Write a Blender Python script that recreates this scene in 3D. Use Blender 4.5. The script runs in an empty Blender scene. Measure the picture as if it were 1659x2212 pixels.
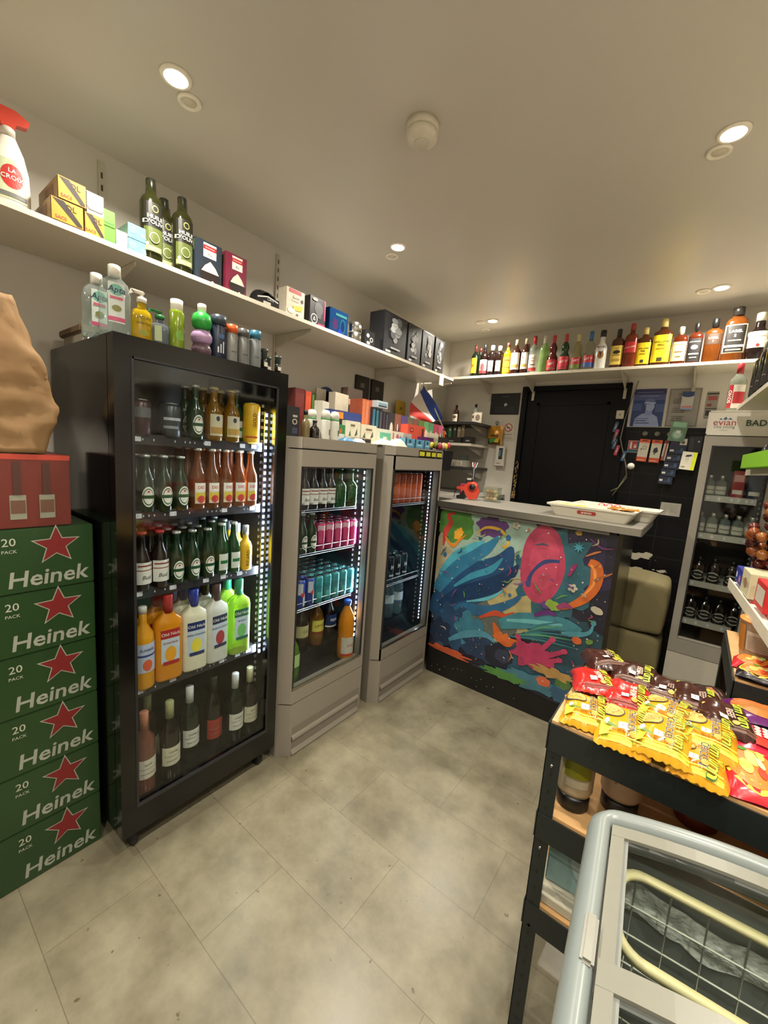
import bpy, bmesh, math, random
from math import sin, cos, pi, radians
from mathutils import Vector, Matrix
random.seed(7)
SC = bpy.context.scene
COL = SC.collection
# ---------------------------------------------------------------- camera, world, exposure
yaw, pitch, roll = radians(37.05), radians(8.0), radians(4.2)
fwd = Vector((-sin(yaw)*cos(pitch), cos(yaw)*cos(pitch), -sin(pitch)))
r0 = Vector((cos(yaw), sin(yaw), 0)); u0 = r0.cross(fwd)
rgt = cos(roll)*r0 + sin(roll)*u0; up = -sin(roll)*r0 + cos(roll)*u0
cd = bpy.data.cameras.new('camera'); cam = bpy.data.objects.new('camera', cd); COL.objects.link(cam)
cam.matrix_world = Matrix(((rgt.x, up.x, -fwd.x, 0), (rgt.y, up.y, -fwd.y, 0), (rgt.z, up.z, -fwd.z, 1.5), (0, 0, 0, 1)))
cd.sensor_fit = 'HORIZONTAL'; cd.sensor_width = 36; cd.lens = 36*885/1659; cd.clip_start = .02
SC.camera = cam
w = bpy.data.worlds.new('world'); SC.world = w; w.use_nodes = True
w.node_tree.nodes['Background'].inputs[0].default_value = (.5, .42, .3, 1)
w.node_tree.nodes['Background'].inputs[1].default_value = .02
SC.view_settings.view_transform = 'Standard'; SC.view_settings.look = 'None'
SC.view_settings.exposure = 0.0; SC.view_settings.gamma = 1
LAMP_W = 15.2; LAMP_COL = (1, .93, .80); LED_W = 1.0
LAMPS = [(-1.446, .695), (-1.446, 1.866), (-1.46, 3.165), (-.07, 1.80), (-.055, 3.16), (-.07, .63), (.45, .2), (-1.446, -.5), (-.07, -.5)]

# ---------------------------------------------------------------- materials
_M = {}
def lin(c):
    if isinstance(c, str): c = tuple(int(c[i:i+2], 16)/255 for i in (0, 2, 4))
    return tuple((x/12.92 if x <= .04045 else ((x+.055)/1.055)**2.4) for x in c)
def P(c, rough=.45, metal=0, var=.12, nscale=40, bump=0, coat=0, spec=.5):
    key = (c, rough, metal, var, nscale, bump, coat, spec)
    if key in _M: return _M[key]
    m = bpy.data.materials.new('surface_' + str(c)); m.use_nodes = True; nt = m.node_tree
    b = nt.nodes['Principled BSDF']; b.inputs['Roughness'].default_value = rough; b.inputs['Metallic'].default_value = metal
    b.inputs['Coat Weight'].default_value = coat; b.inputs['Specular IOR Level'].default_value = spec
    col = lin(c); tc = nt.nodes.new('ShaderNodeTexCoord'); n = nt.nodes.new('ShaderNodeTexNoise'); n.inputs['Scale'].default_value = nscale
    nt.links.new(tc.outputs['Object'], n.inputs['Vector'])
    mx = nt.nodes.new('ShaderNodeMix'); mx.data_type = 'RGBA'
    mx.inputs[6].default_value = (*[x*(1-var) for x in col], 1); mx.inputs[7].default_value = (*[min(1, x*(1+var)) for x in col], 1)
    nt.links.new(n.outputs['Fac'], mx.inputs[0]); nt.links.new(mx.outputs[2], b.inputs['Base Color'])
    if bump:
        bp = nt.nodes.new('ShaderNodeBump'); bp.inputs['Strength'].default_value = bump; bp.inputs['Distance'].default_value = .01
        nt.links.new(n.outputs['Fac'], bp.inputs['Height']); nt.links.new(bp.outputs[0], b.inputs['Normal'])
    _M[key] = m; return m
def EM(c, s):
    key = ('em', c, s)
    if key in _M: return _M[key]
    m = bpy.data.materials.new('light_emitter'); m.use_nodes = True; b = m.node_tree.nodes['Principled BSDF']
    b.inputs['Base Color'].default_value = (.8, .8, .8, 1); b.inputs['Emission Color'].default_value = (*lin(c), 1); b.inputs['Emission Strength'].default_value = s
    _M[key] = m; return m
def GL(c='ffffff', fac=.0, rough=.05, body=None):
    """glass: clear tinted transparency + a share of glossy body colour, fresnel reflection on top"""
    key = ('gl', c, fac, rough, body)
    if key in _M: return _M[key]
    m = bpy.data.materials.new('glass_' + c); m.use_nodes = True; nt = m.node_tree; nt.nodes.clear()
    o = nt.nodes.new('ShaderNodeOutputMaterial'); t = nt.nodes.new('ShaderNodeBsdfTransparent'); t.inputs[0].default_value = (*lin(c), 1)
    g = nt.nodes.new('ShaderNodeBsdfGlossy'); g.inputs['Roughness'].default_value = rough
    lw = nt.nodes.new('ShaderNodeLayerWeight'); lw.inputs[0].default_value = .5
    pw = nt.nodes.new('ShaderNodeMath'); pw.operation = 'POWER'; pw.inputs[1].default_value = 5; nt.links.new(lw.outputs['Facing'], pw.inputs[0])
    fr = nt.nodes.new('ShaderNodeMath'); fr.operation = 'MULTIPLY_ADD'; fr.inputs[1].default_value = .9; fr.inputs[2].default_value = .035; nt.links.new(pw.outputs[0], fr.inputs[0])
    x = nt.nodes.new('ShaderNodeMixShader'); nt.links.new(fr.outputs[0], x.inputs[0])
    if fac > 0:
        p = nt.nodes.new('ShaderNodeBsdfPrincipled'); p.inputs['Base Color'].default_value = (*lin(body or c), 1); p.inputs['Roughness'].default_value = .15
        n = nt.nodes.new('ShaderNodeTexNoise'); n.inputs['Scale'].default_value = 6
        mr = nt.nodes.new('ShaderNodeMapRange'); mr.inputs[3].default_value = max(0, fac-.08); mr.inputs[4].default_value = min(1, fac+.08)
        nt.links.new(n.outputs['Fac'], mr.inputs[0])
        y = nt.nodes.new('ShaderNodeMixShader'); nt.links.new(mr.outputs[0], y.inputs[0])
        nt.links.new(t.outputs[0], y.inputs[1]); nt.links.new(p.outputs[0], y.inputs[2]); nt.links.new(y.outputs[0], x.inputs[1])
    else: nt.links.new(t.outputs[0], x.inputs[1])
    nt.links.new(g.outputs[0], x.inputs[2]); nt.links.new(x.outputs[0], o.inputs[0])
    _M[key] = m; return m
def NT(name):
    m = bpy.data.materials.new(name); m.use_nodes = True; nt = m.node_tree
    return m, nt, nt.nodes['Principled BSDF'], (lambda t, **k: nt.nodes.new('ShaderNode' + t)), nt.links.new
def mat_floor():
    m, nt, b, N, L = NT('vinyl_floor')
    tc = N('TexCoord'); br = N('TexBrick'); br.inputs['Scale'].default_value = 1; br.offset = .5
    mp = N('Mapping'); mp.inputs['Location'].default_value = (.08, .055, 0); L(tc.outputs['Object'], mp.inputs[0]); L(mp.outputs[0], br.inputs[0])
    br.inputs['Brick Width'].default_value = .61; br.inputs['Row Height'].default_value = .305; br.inputs['Mortar Size'].default_value = .0016; br.inputs['Mortar Smooth'].default_value = .6
    br.inputs['Color1'].default_value = (*lin('89836f'), 1); br.inputs['Color2'].default_value = (*lin('847e6a'), 1); br.inputs['Mortar'].default_value = (*lin('6c6554'), 1)
    n = N('TexNoise'); n.inputs['Scale'].default_value = 4.5; n.inputs['Detail'].default_value = 8; n.inputs['Roughness'].default_value = .65; L(tc.outputs['Object'], n.inputs[0])
    r = N('ValToRGB'); r.color_ramp.elements[0].position = .32; r.color_ramp.elements[0].color = (.55, .53, .49, 1); r.color_ramp.elements[1].position = .68; r.color_ramp.elements[1].color = (1.1, 1.09, 1.05, 1)
    L(n.outputs['Fac'], r.inputs[0]); mx = N('Mix'); mx.data_type = 'RGBA'; mx.blend_type = 'MULTIPLY'; mx.inputs[0].default_value = 1
    L(br.outputs[0], mx.inputs[6]); L(r.outputs[0], mx.inputs[7])
    s = N('TexNoise'); s.inputs['Scale'].default_value = 38; s.inputs['Detail'].default_value = 2; L(tc.outputs['Object'], s.inputs[0])
    sr = N('ValToRGB'); sr.color_ramp.elements[0].position = .24; sr.color_ramp.elements[0].color = (.35, .3, .22, 1); sr.color_ramp.elements[1].position = .29; sr.color_ramp.elements[1].color = (1, 1, 1, 1); L(s.outputs['Fac'], sr.inputs[0])
    m2 = N('Mix'); m2.data_type = 'RGBA'; m2.blend_type = 'MULTIPLY'; m2.inputs[0].default_value = .8; L(mx.outputs[2], m2.inputs[6]); L(sr.outputs[0], m2.inputs[7])
    L(m2.outputs[2], b.inputs['Base Color']); rr = N('MapRange'); rr.inputs[3].default_value = .2; rr.inputs[4].default_value = .42; L(n.outputs['Fac'], rr.inputs[0]); L(rr.outputs[0], b.inputs['Roughness'])
    bp = N('Bump'); bp.inputs['Strength'].default_value = .15; bp.inputs['Distance'].default_value = .004; L(n.outputs['Fac'], bp.inputs['Height']); L(bp.outputs[0], b.inputs['Normal'])
    return m
def mat_peel():
    """black paint with flaked off patches where the white tile shows"""
    m, nt, b, N, L = NT('black_paint_on_tiles')
    tc = N('TexCoord'); br = N('TexBrick'); br.offset = 0; L(tc.outputs['Object'], br.inputs[0])
    mp = N('Mapping'); mp.inputs['Rotation'].default_value = (pi/2, 0, 0); L(tc.outputs['Object'], mp.inputs[0]); L(mp.outputs[0], br.inputs[0])
    br.inputs['Scale'].default_value = 1; br.inputs['Brick Width'].default_value = .2; br.inputs['Row Height'].default_value = .15; br.inputs['Mortar Size'].default_value = .002
    br.inputs['Color1'].default_value = (.003, .003, .004, 1); br.inputs['Color2'].default_value = (.0028, .0028, .0035, 1); br.inputs['Mortar'].default_value = (.02, .019, .018, 1)
    n = N('TexNoise'); n.inputs['Scale'].default_value = 9; n.inputs['Detail'].default_value = 7; mp2 = N('Mapping'); mp2.inputs['Scale'].default_value = (.7, 1, 1.7); L(tc.outputs['Object'], mp2.inputs[0]); L(mp2.outputs[0], n.inputs[0])
    sx = N('SeparateXYZ'); L(tc.outputs['Object'], sx.inputs[0])
    def gauss(sock, c, wd):
        a = N('Math'); a.operation = 'SUBTRACT'; a.inputs[1].default_value = c; L(sock, a.inputs[0])
        d = N('Math'); d.operation = 'DIVIDE'; d.inputs[1].default_value = wd; L(a.outputs[0], d.inputs[0])
        q = N('Math'); q.operation = 'POWER'; q.inputs[1].default_value = 2; L(d.outputs[0], q.inputs[0]); return q.outputs[0]
    s = N('Math'); s.operation = 'ADD'; L(gauss(sx.outputs[0], -.30, .19), s.inputs[0]); L(gauss(sx.outputs[2], .87, .12), s.inputs[1])
    e = N('Math'); e.operation = 'MULTIPLY'; e.inputs[1].default_value = -.11; L(s.outputs[0], e.inputs[0])
    a = N('Math'); a.operation = 'ADD'; L(n.outputs['Fac'], a.inputs[0]); L(e.outputs[0], a.inputs[1])
    g = N('Math'); g.operation = 'GREATER_THAN'; g.inputs[1].default_value = .47; L(a.outputs[0], g.inputs[0])
    mx = N('Mix'); mx.data_type = 'RGBA'; L(g.outputs[0], mx.inputs[0]); L(br.outputs[0], mx.inputs[6]); mx.inputs[7].default_value = (*lin('b5ae9c'), 1)
    L(mx.outputs[2], b.inputs['Base Color']); b.inputs['Roughness'].default_value = .4; b.inputs['Specular IOR Level'].default_value = .25
    return m
def mat_wood(c1, c2, sc=8):
    m, nt, b, N, L = NT('wood_board'); tc = N('TexCoord'); mp = N('Mapping'); mp.inputs['Scale'].default_value = (1, 8, 8); L(tc.outputs['Object'], mp.inputs[0])
    n = N('TexNoise'); n.inputs['Scale'].default_value = sc; n.inputs['Detail'].default_value = 6; L(mp.outputs[0], n.inputs[0]); mx = N('Mix'); mx.data_type = 'RGBA'; L(n.outputs['Fac'], mx.inputs[0])
    mx.inputs[6].default_value = (*lin(c1), 1); mx.inputs[7].default_value = (*lin(c2), 1); L(mx.outputs[2], b.inputs['Base Color']); b.inputs['Roughness'].default_value = .5
    return m
WALL = P('cdc8be', .75, var=.03, nscale=3, bump=.1); CEIL = P('cbc6bb', .36, var=.02, nscale=2)
SHELFW = P('d6cfbd', .4, var=.03); BLK = P('0c0b0b', .28, var=.1); GREY = P('8d867a', .42, var=.04); STEEL = P('a8a69f', .28, 1, var=.05)
WHITE = P('e9e4d8', .4, var=.03); DARK = P('141312', .5); CHROME = P('c9c9c9', .15, 1)
WOOD = mat_wood('b98d5a', 'cda572', 12); GLASS = GL('f4f7f6'); CLEAR = GL('dfe6e0', .10, .04, 'dfe6e0')

# ---------------------------------------------------------------- mesh builder
_T = {}
def text2d(s, size=1, bold=0, shear=0, space=1):
    k = (s, bold, shear, space)
    if k not in _T:
        cu = bpy.data.curves.new('t', 'FONT'); cu.body = s; cu.align_x = 'CENTER'; cu.align_y = 'CENTER'; cu.offset = bold*.55; cu.shear = shear; cu.space_character = space; cu.resolution_u = 2
        ob = bpy.data.objects.new('t', cu); COL.objects.link(ob)
        me = bpy.data.meshes.new_from_object(ob.evaluated_get(bpy.context.evaluated_depsgraph_get()))
        _T[k] = ([(v.co.x, v.co.y) for v in me.vertices], [tuple(p.vertices) for p in me.polygons])
        bpy.data.objects.remove(ob); bpy.data.curves.remove(cu); bpy.data.meshes.remove(me)
    v, f = _T[k]; return [(x*size, y*size) for x, y in v], f
class MB:
    def __init__(s): s.v = []; s.f = []; s.m = []; s.sm = []; s.mats = []
    def add(s, vs, fs, mat, smooth=False):
        if mat not in s.mats: s.mats.append(mat)
        k = s.mats.index(mat); o = len(s.v); s.v += [tuple(v) for v in vs]
        for f in fs: s.f.append(tuple(i+o for i in f)); s.m.append(k); s.sm.append(smooth)
        return s
    def box(s, x0, x1, y0, y1, z0, z1, mat, ch=0):
        if ch:
            bm = bmesh.new(); bmesh.ops.create_cube(bm, size=1)
            for v in bm.verts: v.co = Vector(((x0+x1)/2+v.co.x*(x1-x0), (y0+y1)/2+v.co.y*(y1-y0), (z0+z1)/2+v.co.z*(z1-z0)))
            bmesh.ops.bevel(bm, geom=bm.edges[:], offset=ch, segments=2, affect='EDGES'); bm.verts.ensure_lookup_table()
            s.add([v.co[:] for v in bm.verts], [[v.index for v in f.verts] for f in bm.faces], mat); bm.free(); return s
        v = [(x, y, z) for x in (x0, x1) for y in (y0, y1) for z in (z0, z1)]
        return s.add(v, [(0, 1, 3, 2), (4, 6, 7, 5), (0, 4, 5, 1), (2, 3, 7, 6), (0, 2, 6, 4), (1, 5, 7, 3)], mat)
    def lathe(s, prof, mat, n=20, c=(0, 0, 0), sx=1, sy=1, sq=1, axis='z', smooth=True):
        vs = []; fs = []
        for r, z in prof:
            for i in range(n):
                a = 2*pi*i/n; ca, sa = cos(a), sin(a)
                if sq != 1: ca = math.copysign(abs(ca)**sq, ca); sa = math.copysign(abs(sa)**sq, sa)
                p = (r*ca*sx, r*sa*sy, z)
                if axis == 'x': p = (p[2], p[0], p[1])
                if axis == 'y': p = (p[0], p[2], p[1])
                vs.append((p[0]+c[0], p[1]+c[1], p[2]+c[2]))
        for j in range(len(prof)-1):
            for i in range(n): a = j*n+i; b = j*n+(i+1) % n; fs.append((a, b, b+n, a+n))
        if prof[-1][0] > 1e-5: fs.append(tuple(range((len(prof)-1)*n, len(prof)*n)))
        if prof[0][0] > 1e-5: fs.append(tuple(reversed(range(n))))
        return s.add(vs, fs, mat, smooth)
    def tube(s, pts, r, mat, n=6):
        pts = [Vector(p) for p in pts]; vs = []; fs = []
        for k, p in enumerate(pts):
            d = (pts[min(k+1, len(pts)-1)]-pts[max(k-1, 0)]).normalized(); a = d.orthogonal().normalized() if abs(d.z) > .99 else d.cross(Vector((0, 0, 1))).normalized(); b = d.cross(a)
            rr = r[k] if isinstance(r, (list, tuple)) else r
            vs += [p+rr*(cos(2*pi*i/n)*a+sin(2*pi*i/n)*b) for i in range(n)]
        for k in range(len(pts)-1):
            for i in range(n): a = k*n+i; b = k*n+(i+1) % n; fs.append((a, b, b+n, a+n))
        fs += [tuple(range(n)), tuple(range((len(pts)-1)*n, len(pts)*n))]
        return s.add(vs, fs, mat, True)
    def prism(s, pts, a0, a1, mat, axis='z', smooth=False):
        n = len(pts); f3 = {'z': lambda p, t: (p[0], p[1], t), 'y': lambda p, t: (p[0], t, p[1]), 'x': lambda p, t: (t, p[0], p[1])}[axis]
        return s.add([f3(p, a0) for p in pts]+[f3(p, a1) for p in pts], [tuple(range(n)), tuple(range(n, 2*n))]+[(i, (i+1) % n, (i+1) % n+n, i+n) for i in range(n)], mat, smooth)
    def sphere(s, c, r, mat, n=10, sz=1):
        return s.lathe([(r*sin(pi*j/n)+1e-6, -r*cos(pi*j/n)*sz) for j in range(n+1)], mat, 2*n, c)
    def grid(s, fn, nu, nv, mat, smooth=True, close=False):
        vs = [fn(i/nu, j/nv) for j in range(nv+1) for i in range(nu+1)]
        return s.add(vs, [(j*(nu+1)+i, j*(nu+1)+i+1, (j+1)*(nu+1)+i+1, (j+1)*(nu+1)+i) for j in range(nv) for i in range(nu)], mat, smooth)
    def decor(s, spec, mp, W, H, n=1, l0=0):
        """spec in fractions of a W x H face; mp(x, y, layer) places a point (metres from the face centre) on the surface"""
        for k, d in enumerate(spec):
            t = d[0]; L = k+1+l0
            if t == 'r':
                _, u0_, v0_, u1_, v1_, c = d
                s.grid(lambda a, b: mp((u0_+(u1_-u0_)*a-.5)*W, (v0_+(v1_-v0_)*b-.5)*H, L), max(1, int(n*(u1_-u0_)+.99)), max(1, n//3), c if not isinstance(c, str) else P(c), False)
            elif t == 'e':
                _, u, v, ru, rv, c = d; q = 16; rg = (.25, .5, .75, 1) if n > 14 and ru*W > .008 else (.5, 1)
                s.add([mp((u-.5)*W, (v-.5)*H, L)]+[mp((u-.5)*W+ru*W*f*cos(2*pi*i/q), (v-.5)*H+rv*H*f*sin(2*pi*i/q), L) for f in rg for i in range(q)],
                      [(0, 1+i, 1+(i+1) % q) for i in range(q)]+[(1+i+q*j, 1+q+i+q*j, 1+q+(i+1) % q+q*j, 1+(i+1) % q+q*j) for j in range(len(rg)-1) for i in range(q)], c if not isinstance(c, str) else P(c))
            elif t == 's':
                _, u, v, r, c = d; pts = [((u-.5)*W+r*(1 if i % 2 == 0 else .42)*sin(pi*i/5), (v-.5)*H+r*(1 if i % 2 == 0 else .42)*cos(pi*i/5)) for i in range(10)]
                s.add([mp((u-.5)*W, (v-.5)*H, L)]+[mp(x, y, L) for x, y in pts], [(0, 1+i, 1+(i+1) % 10) for i in range(10)], P(c))
            elif t == 'p':
                _, pts, c = d; s.add([mp((u-.5)*W, (v-.5)*H, L) for u, v in pts], [tuple(range(len(pts)))], P(c) if isinstance(c, str) else c)
            elif t == 't':
                if not d[1]: continue
                _, st, u, v, size, c = d[:6]; bold = d[6] if len(d) > 6 else .01; rot = radians(d[7]) if len(d) > 7 else 0; shear = d[8] if len(d) > 8 else 0
                vv, ff = text2d(st, size, bold, shear)
                s.add([mp((u-.5)*W+x*cos(rot)-y*sin(rot), (v-.5)*H+x*sin(rot)+y*cos(rot), L) for x, y in vv], ff, P(c) if isinstance(c, str) else c)
        return s
    def mesh(s, name):
        me = bpy.data.meshes.new(name); me.from_pydata(s.v, [], s.f); 
        for m in s.mats: me.materials.append(m)
        me.polygons.foreach_set('material_index', s.m); me.polygons.foreach_set('use_smooth', s.sm)
        me.update(); return me
    def obj(s, name, parent=None, loc=(0, 0, 0), rz=0):
        o = bpy.data.objects.new(name, s.mesh(name)); COL.objects.link(o); o.parent = parent; o.location = loc; o.rotation_euler.z = rz; return o
def flat(y, off=.0004):            # face seen from -Y
    return lambda x, z, l: (x, y-off*l, z)
def tag(o, label, cat, group=None, kind=None):
    o['label'] = label; o['category'] = cat
    if group: o['group'] = group
    if kind: o['kind'] = kind
    return o
def struct(o): o['kind'] = 'structure'; return o
def empty(name, loc, rz=0, label=None, cat=None, group=None, rx=0, ry=0):
    o = bpy.data.objects.new(name, None); COL.objects.link(o); o.location = loc; o.rotation_euler = (rx, ry, rz); o.empty_display_size = .05
    if label: tag(o, label, cat, group)
    return o
_PROTO = {}
def place(name, key, build, loc, rz, label, cat, group=None, sc=1, rx=0, ry=0):
    """first of a kind is built part by part; later ones copy the thing and each part"""
    if key not in _PROTO:
        root = empty(name, loc, rz); build(root); _PROTO[key] = root
    else:
        src = _PROTO[key]; root = src.copy(); COL.objects.link(root)
        for ch in list(src.children):
            c = ch.copy(); COL.objects.link(c); c.parent = root
            for g in list(ch.children): d = g.copy(); COL.objects.link(d); d.parent = c
    if not group and 'group' in root: del root['group']
    root.location = loc; root.rotation_euler = (rx, ry, rz); root.scale = (sc, sc, sc) if not isinstance(sc, tuple) else sc; tag(root, label, cat, group); return root
ORD = ['first', 'second', 'third', 'fourth', 'fifth', 'sixth', 'seventh', 'eighth', 'ninth', 'tenth', 'eleventh', 'twelfth']

# ---------------------------------------------------------------- bottles
PR = {
 'beer': [(.0, 0), (.9, 0), (1, .02), (1, .50), (.93, .58), (.5, .73), (.42, .8), (.4, .95), (.46, .96), (.46, 1)],
 'wine': [(0, 0), (.95, 0), (1, .02), (1, .62), (.9, .69), (.45, .77), (.37, .82), (.37, 1)],
 'spirit': [(0, 0), (.95, 0), (1, .02), (1, .60), (.93, .68), (.5, .77), (.36, .81), (.34, 1)],
 'flask': [(0, 0), (.95, 0), (1, .02), (1, .66), (.9, .73), (.42, .79), (.36, .83), (.34, 1)],
 'hour': [(0, 0), (.95, 0), (1, .02), (1, .30), (.9, .42), (.55, .52), (.6, .58), (.72, .66), (.55, .74), (.32, .80), (.3, 1)],
 'bell': [(0, 0), (.95, 0), (1, .02), (1, .52), (.8, .62), (.48, .68), (.42, .75), (.42, 1)],
 'pet': [(0, 0), (.8, 0), (1, .03), (1, .3), (.9, .38), (.98, .48), (.98, .62), (.8, .76), (.36, .9), (.32, 1)],
 'tall': [(0, 0), (.95, 0), (1, .02), (1, .72), (.85, .78), (.5, .83), (.45, 1)],
 'soap': [(0, 0), (.85, 0), (1, .04), (.92, .4), (.98, .6), (.8, .76), (.4, .84), (.4, 1)],
 'sham': [(0, 0), (.9, 0), (1, .03), (1, .7), (.85, .78), (.82, 1)],
}
def bottle_parts(root, h, r, prof, glass, cap=None, z_cap=.86, rcap=None, label=None, sx=1, sy=1, sq=1, capprof=None, liquid=None, body='body'):
    pf = PR[prof]; mb = MB().lathe([(a*r+1e-6, b*h) for a, b in pf], glass, 20, sx=sx, sy=sy, sq=sq); mb.obj(body, root)
    if liquid:
        lm, lv = liquid; MB().lathe([(max(a*r-.0015, 1e-6), max(b*h, .002)) for a, b in pf if b < lv]+[(1e-6, lv*h)], lm, 16, sx=sx, sy=sy, sq=sq).obj('liquid', root)
    if cap is not None:
        top = [a for a, b in pf if b >= .95][-1]*r; rc = rcap or top*1.12
        MB().lathe(capprof or [(rc, z_cap*h), (rc, h*1.004), (rc*.85, h*1.012)], cap, 14, sx=1, sy=1).obj('cap', root)
    if label:
        z0, z1, half, spec = label; R = r*1.0+.0006; W = 2*half*R; H = (z1-z0)*h; zc = (z0+z1)/2*h
        def mp(x, y, l, R=R):
            q = R+.00035*(l-1)*(1 if l < 4 else 1.2)
            if sq != 1:
                tt = min(.995, abs(x*1.08/R)); return (math.copysign(tt*R*sx, x), -q*sy*(1-tt**(2/sq))**(sq/2)-.0002*l, zc+y)
            a = -pi/2+x/R; return (q*cos(a)*sx, q*sin(a)*sy, zc+y)
        MB().decor(spec, mp, W, H, 12).obj('label', root)
AMB = GL('8f4c18', .6, .05, '552808'); AMBL = GL('a86422', .5, .05, '6e3a10'); GRN = GL('1f6b2a', .6, .05, '0d3814'); DRK = GL('22110c', .85, .05, '160a08'); DGR = GL('16301a', .8, .05, '0b1a0e')
CLR = GL('e6ece4', .12, .04, 'c9d2c6'); PALE = GL('d7dfa8', .3, .04, 'b9c088'); REDG = GL('8a1c1c', .7, .05, '6a1010'); OLV = GL('4c4c12', .75, .05, '23250a'); YEL = GL('e9c63a', .4, .05, 'c9a51e')
# ---------------------------------------------------------------- the room
H = 2.6
def wallx(y): return .44+(3.58-y)*.077       # right wall, a little askew
struct(MB().add([(-2.05, -1.6, 0), (.9, -1.6, 0), (.9, 3.58, 0), (-2.05, 3.58, 0)], [(0, 1, 2, 3)], mat_floor()).obj('floor'))
struct(MB().box(-2.15, 1.0, -1.7, 3.7, H, H+.05, CEIL).obj('ceiling'))
struct(MB().box(-2.12, -2.05, -1.6, 3.65, 0, H, WALL).obj('wall_left'))
struct(MB().prism([(wallx(3.65), 3.65), (wallx(-1.6), -1.6), (wallx(-1.6)+.08, -1.6), (wallx(3.65)+.08, 3.65)], 0, H, WALL).obj('wall_right'))
struct(MB().box(-2.12, 1.0, -1.67, -1.6, 0, H, WALL).obj('wall_front'))
PL = P('c6c1b5', .8, var=.06, nscale=9, bump=.5)
struct(MB().box(-2.05, -1.30, 3.58, 3.65, 0, H, PL).box(-1.30, -.487, 3.58, 3.65, 2.155, H, WALL).box(-.487, .45, 3.58, 3.65, 1.835, H, WALL).box(-.487, .45, 3.58, 3.65, 0, 1.835, mat_peel()).obj('wall_back'))
# door: black leaf, recessed panel, frame with chipped paint at the left
DB = P('060607', .42, var=.2, spec=.2)
d = MB().box(-1.262, -.50, 3.585, 3.62, 0, 2.12, DB).obj('door_1'); struct(d)
mb = MB()
for x0, x1, z0, z1 in ((-1.30, -1.255, 0, 2.155), (-.515, -.487, 0, 2.155), (-1.255, -.515, 2.115, 2.155)): mb.box(x0, x1, 3.555, 3.585, z0, z1, DB, .004)
mb.obj('door_frame', d)
mb = MB()
for x0, x1, z0, z1 in ((-1.17, -.62, 1.12, 2.02), (-1.17, -.62, .15, 1.0)):
    for a, b, c, e in ((x0, x1, z0, z0+.02), (x0, x1, z1-.02, z1), (x0, x0+.02, z0, z1), (x1-.02, x1, z0, z1)): mb.box(a, b, 3.577, 3.586, c, e, DB)
mb.obj('door_panel_moulding', d)
rnd = random.Random(3); mb = MB()
for k in range(70):
    z = 1.20+rnd.random()**1.6*.32; x = -1.293+rnd.random()*.03; s = .002+rnd.random()*.006
    mb.add([(x, 3.5545, z), (x+s*.7, 3.5545, z+s*.2), (x+s, 3.5545, z+s*1.6), (x+.2*s, 3.5545, z+s*2.2)], [(0, 1, 2, 3)], P('b8935a', .6))
mb.obj('chipped_paint', d)

# ceiling lamps: bezel, glowing lens, lamp light; beside them small blank bezels
for i, (x, y) in enumerate(LAMPS):
    nm = ['left row nearest the sprayer', 'left row, middle', 'left row, farthest by the back wall', 'right row, nearer', 'right row, farther, above the tall white cooler', 'right row over the freezer', 'near the entrance corner', 'left row behind the camera', 'right row behind the camera'][i]
    t = empty('ceiling_spotlight', (x, y, H), 0, 'lit round recessed ceiling spotlight, '+nm, 'ceiling light', 'recessed ceiling spotlights')
    MB().lathe([(.033, -.001), (.034, -.007), (.044, -.006), (.047, 0)], P('efe9da', .3), 28).obj('bezel', t)
    MB().lathe([(1e-5, -.0065), (.034, -.0065), (.036, -.002)], EM('fff0cf', 30), 24).obj('lens', t)
    ld = bpy.data.lights.new('spotlight', 'AREA'); ld.shape = 'DISK'; ld.size = .06; ld.energy = LAMP_W; ld.color = LAMP_COL; ld.spread = radians(150)
    lo = bpy.data.objects.new('light', ld); COL.objects.link(lo); lo.parent = t; lo.location = (0, 0, -.012)
for i, (x, y, nm) in enumerate([(-1.50, .765, 'beside the lamp nearest the sprayer'), (-1.535, 1.935, 'beside the middle left lamp'), (-1.60, 3.35, 'behind the farthest left lamp'), (-1.56, 3.165, 'left of the farthest left lamp'), (-.105, 1.875, 'beside the nearer right lamp'), (-.14, 3.18, 'beside the farther right lamp')]):
    t = empty('blank_ceiling_fitting', (x, y, H), 0, 'small unlit round white ceiling fitting '+nm, 'ceiling fitting', 'unlit ceiling fittings')
    MB().lathe([(.024, -.004), (.028, -.009), (.036, -.007), (.038, 0)], P('efe9da', .35), 24).obj('bezel', t)
    MB().lathe([(1e-5, -.005), (.022, -.005), (.023, -.003)], P('cfc8b4', .5), 20).obj('lens', t)
t = empty('smoke_detector', (-.9, 1.25, H), 0, 'round white two-tier smoke detector on the ceiling', 'smoke detector')
MB().lathe([(.054, 0), (.055, -.022), (.05, -.024)], P('d8d1bf', .45), 32).obj('base', t)
MB().lathe([(.048, -.022), (.05, -.026), (.053, -.03), (.052, -.044), (.042, -.055), (1e-5, -.057)], P('ddd6c6', .35), 32).obj('cover', t)
MB().lathe([(.024, -.055), (.024, -.060), (.022, -.061), (1e-5, -.061)], P('d2cbb9', .4), 24).obj('test_button', t)

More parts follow.
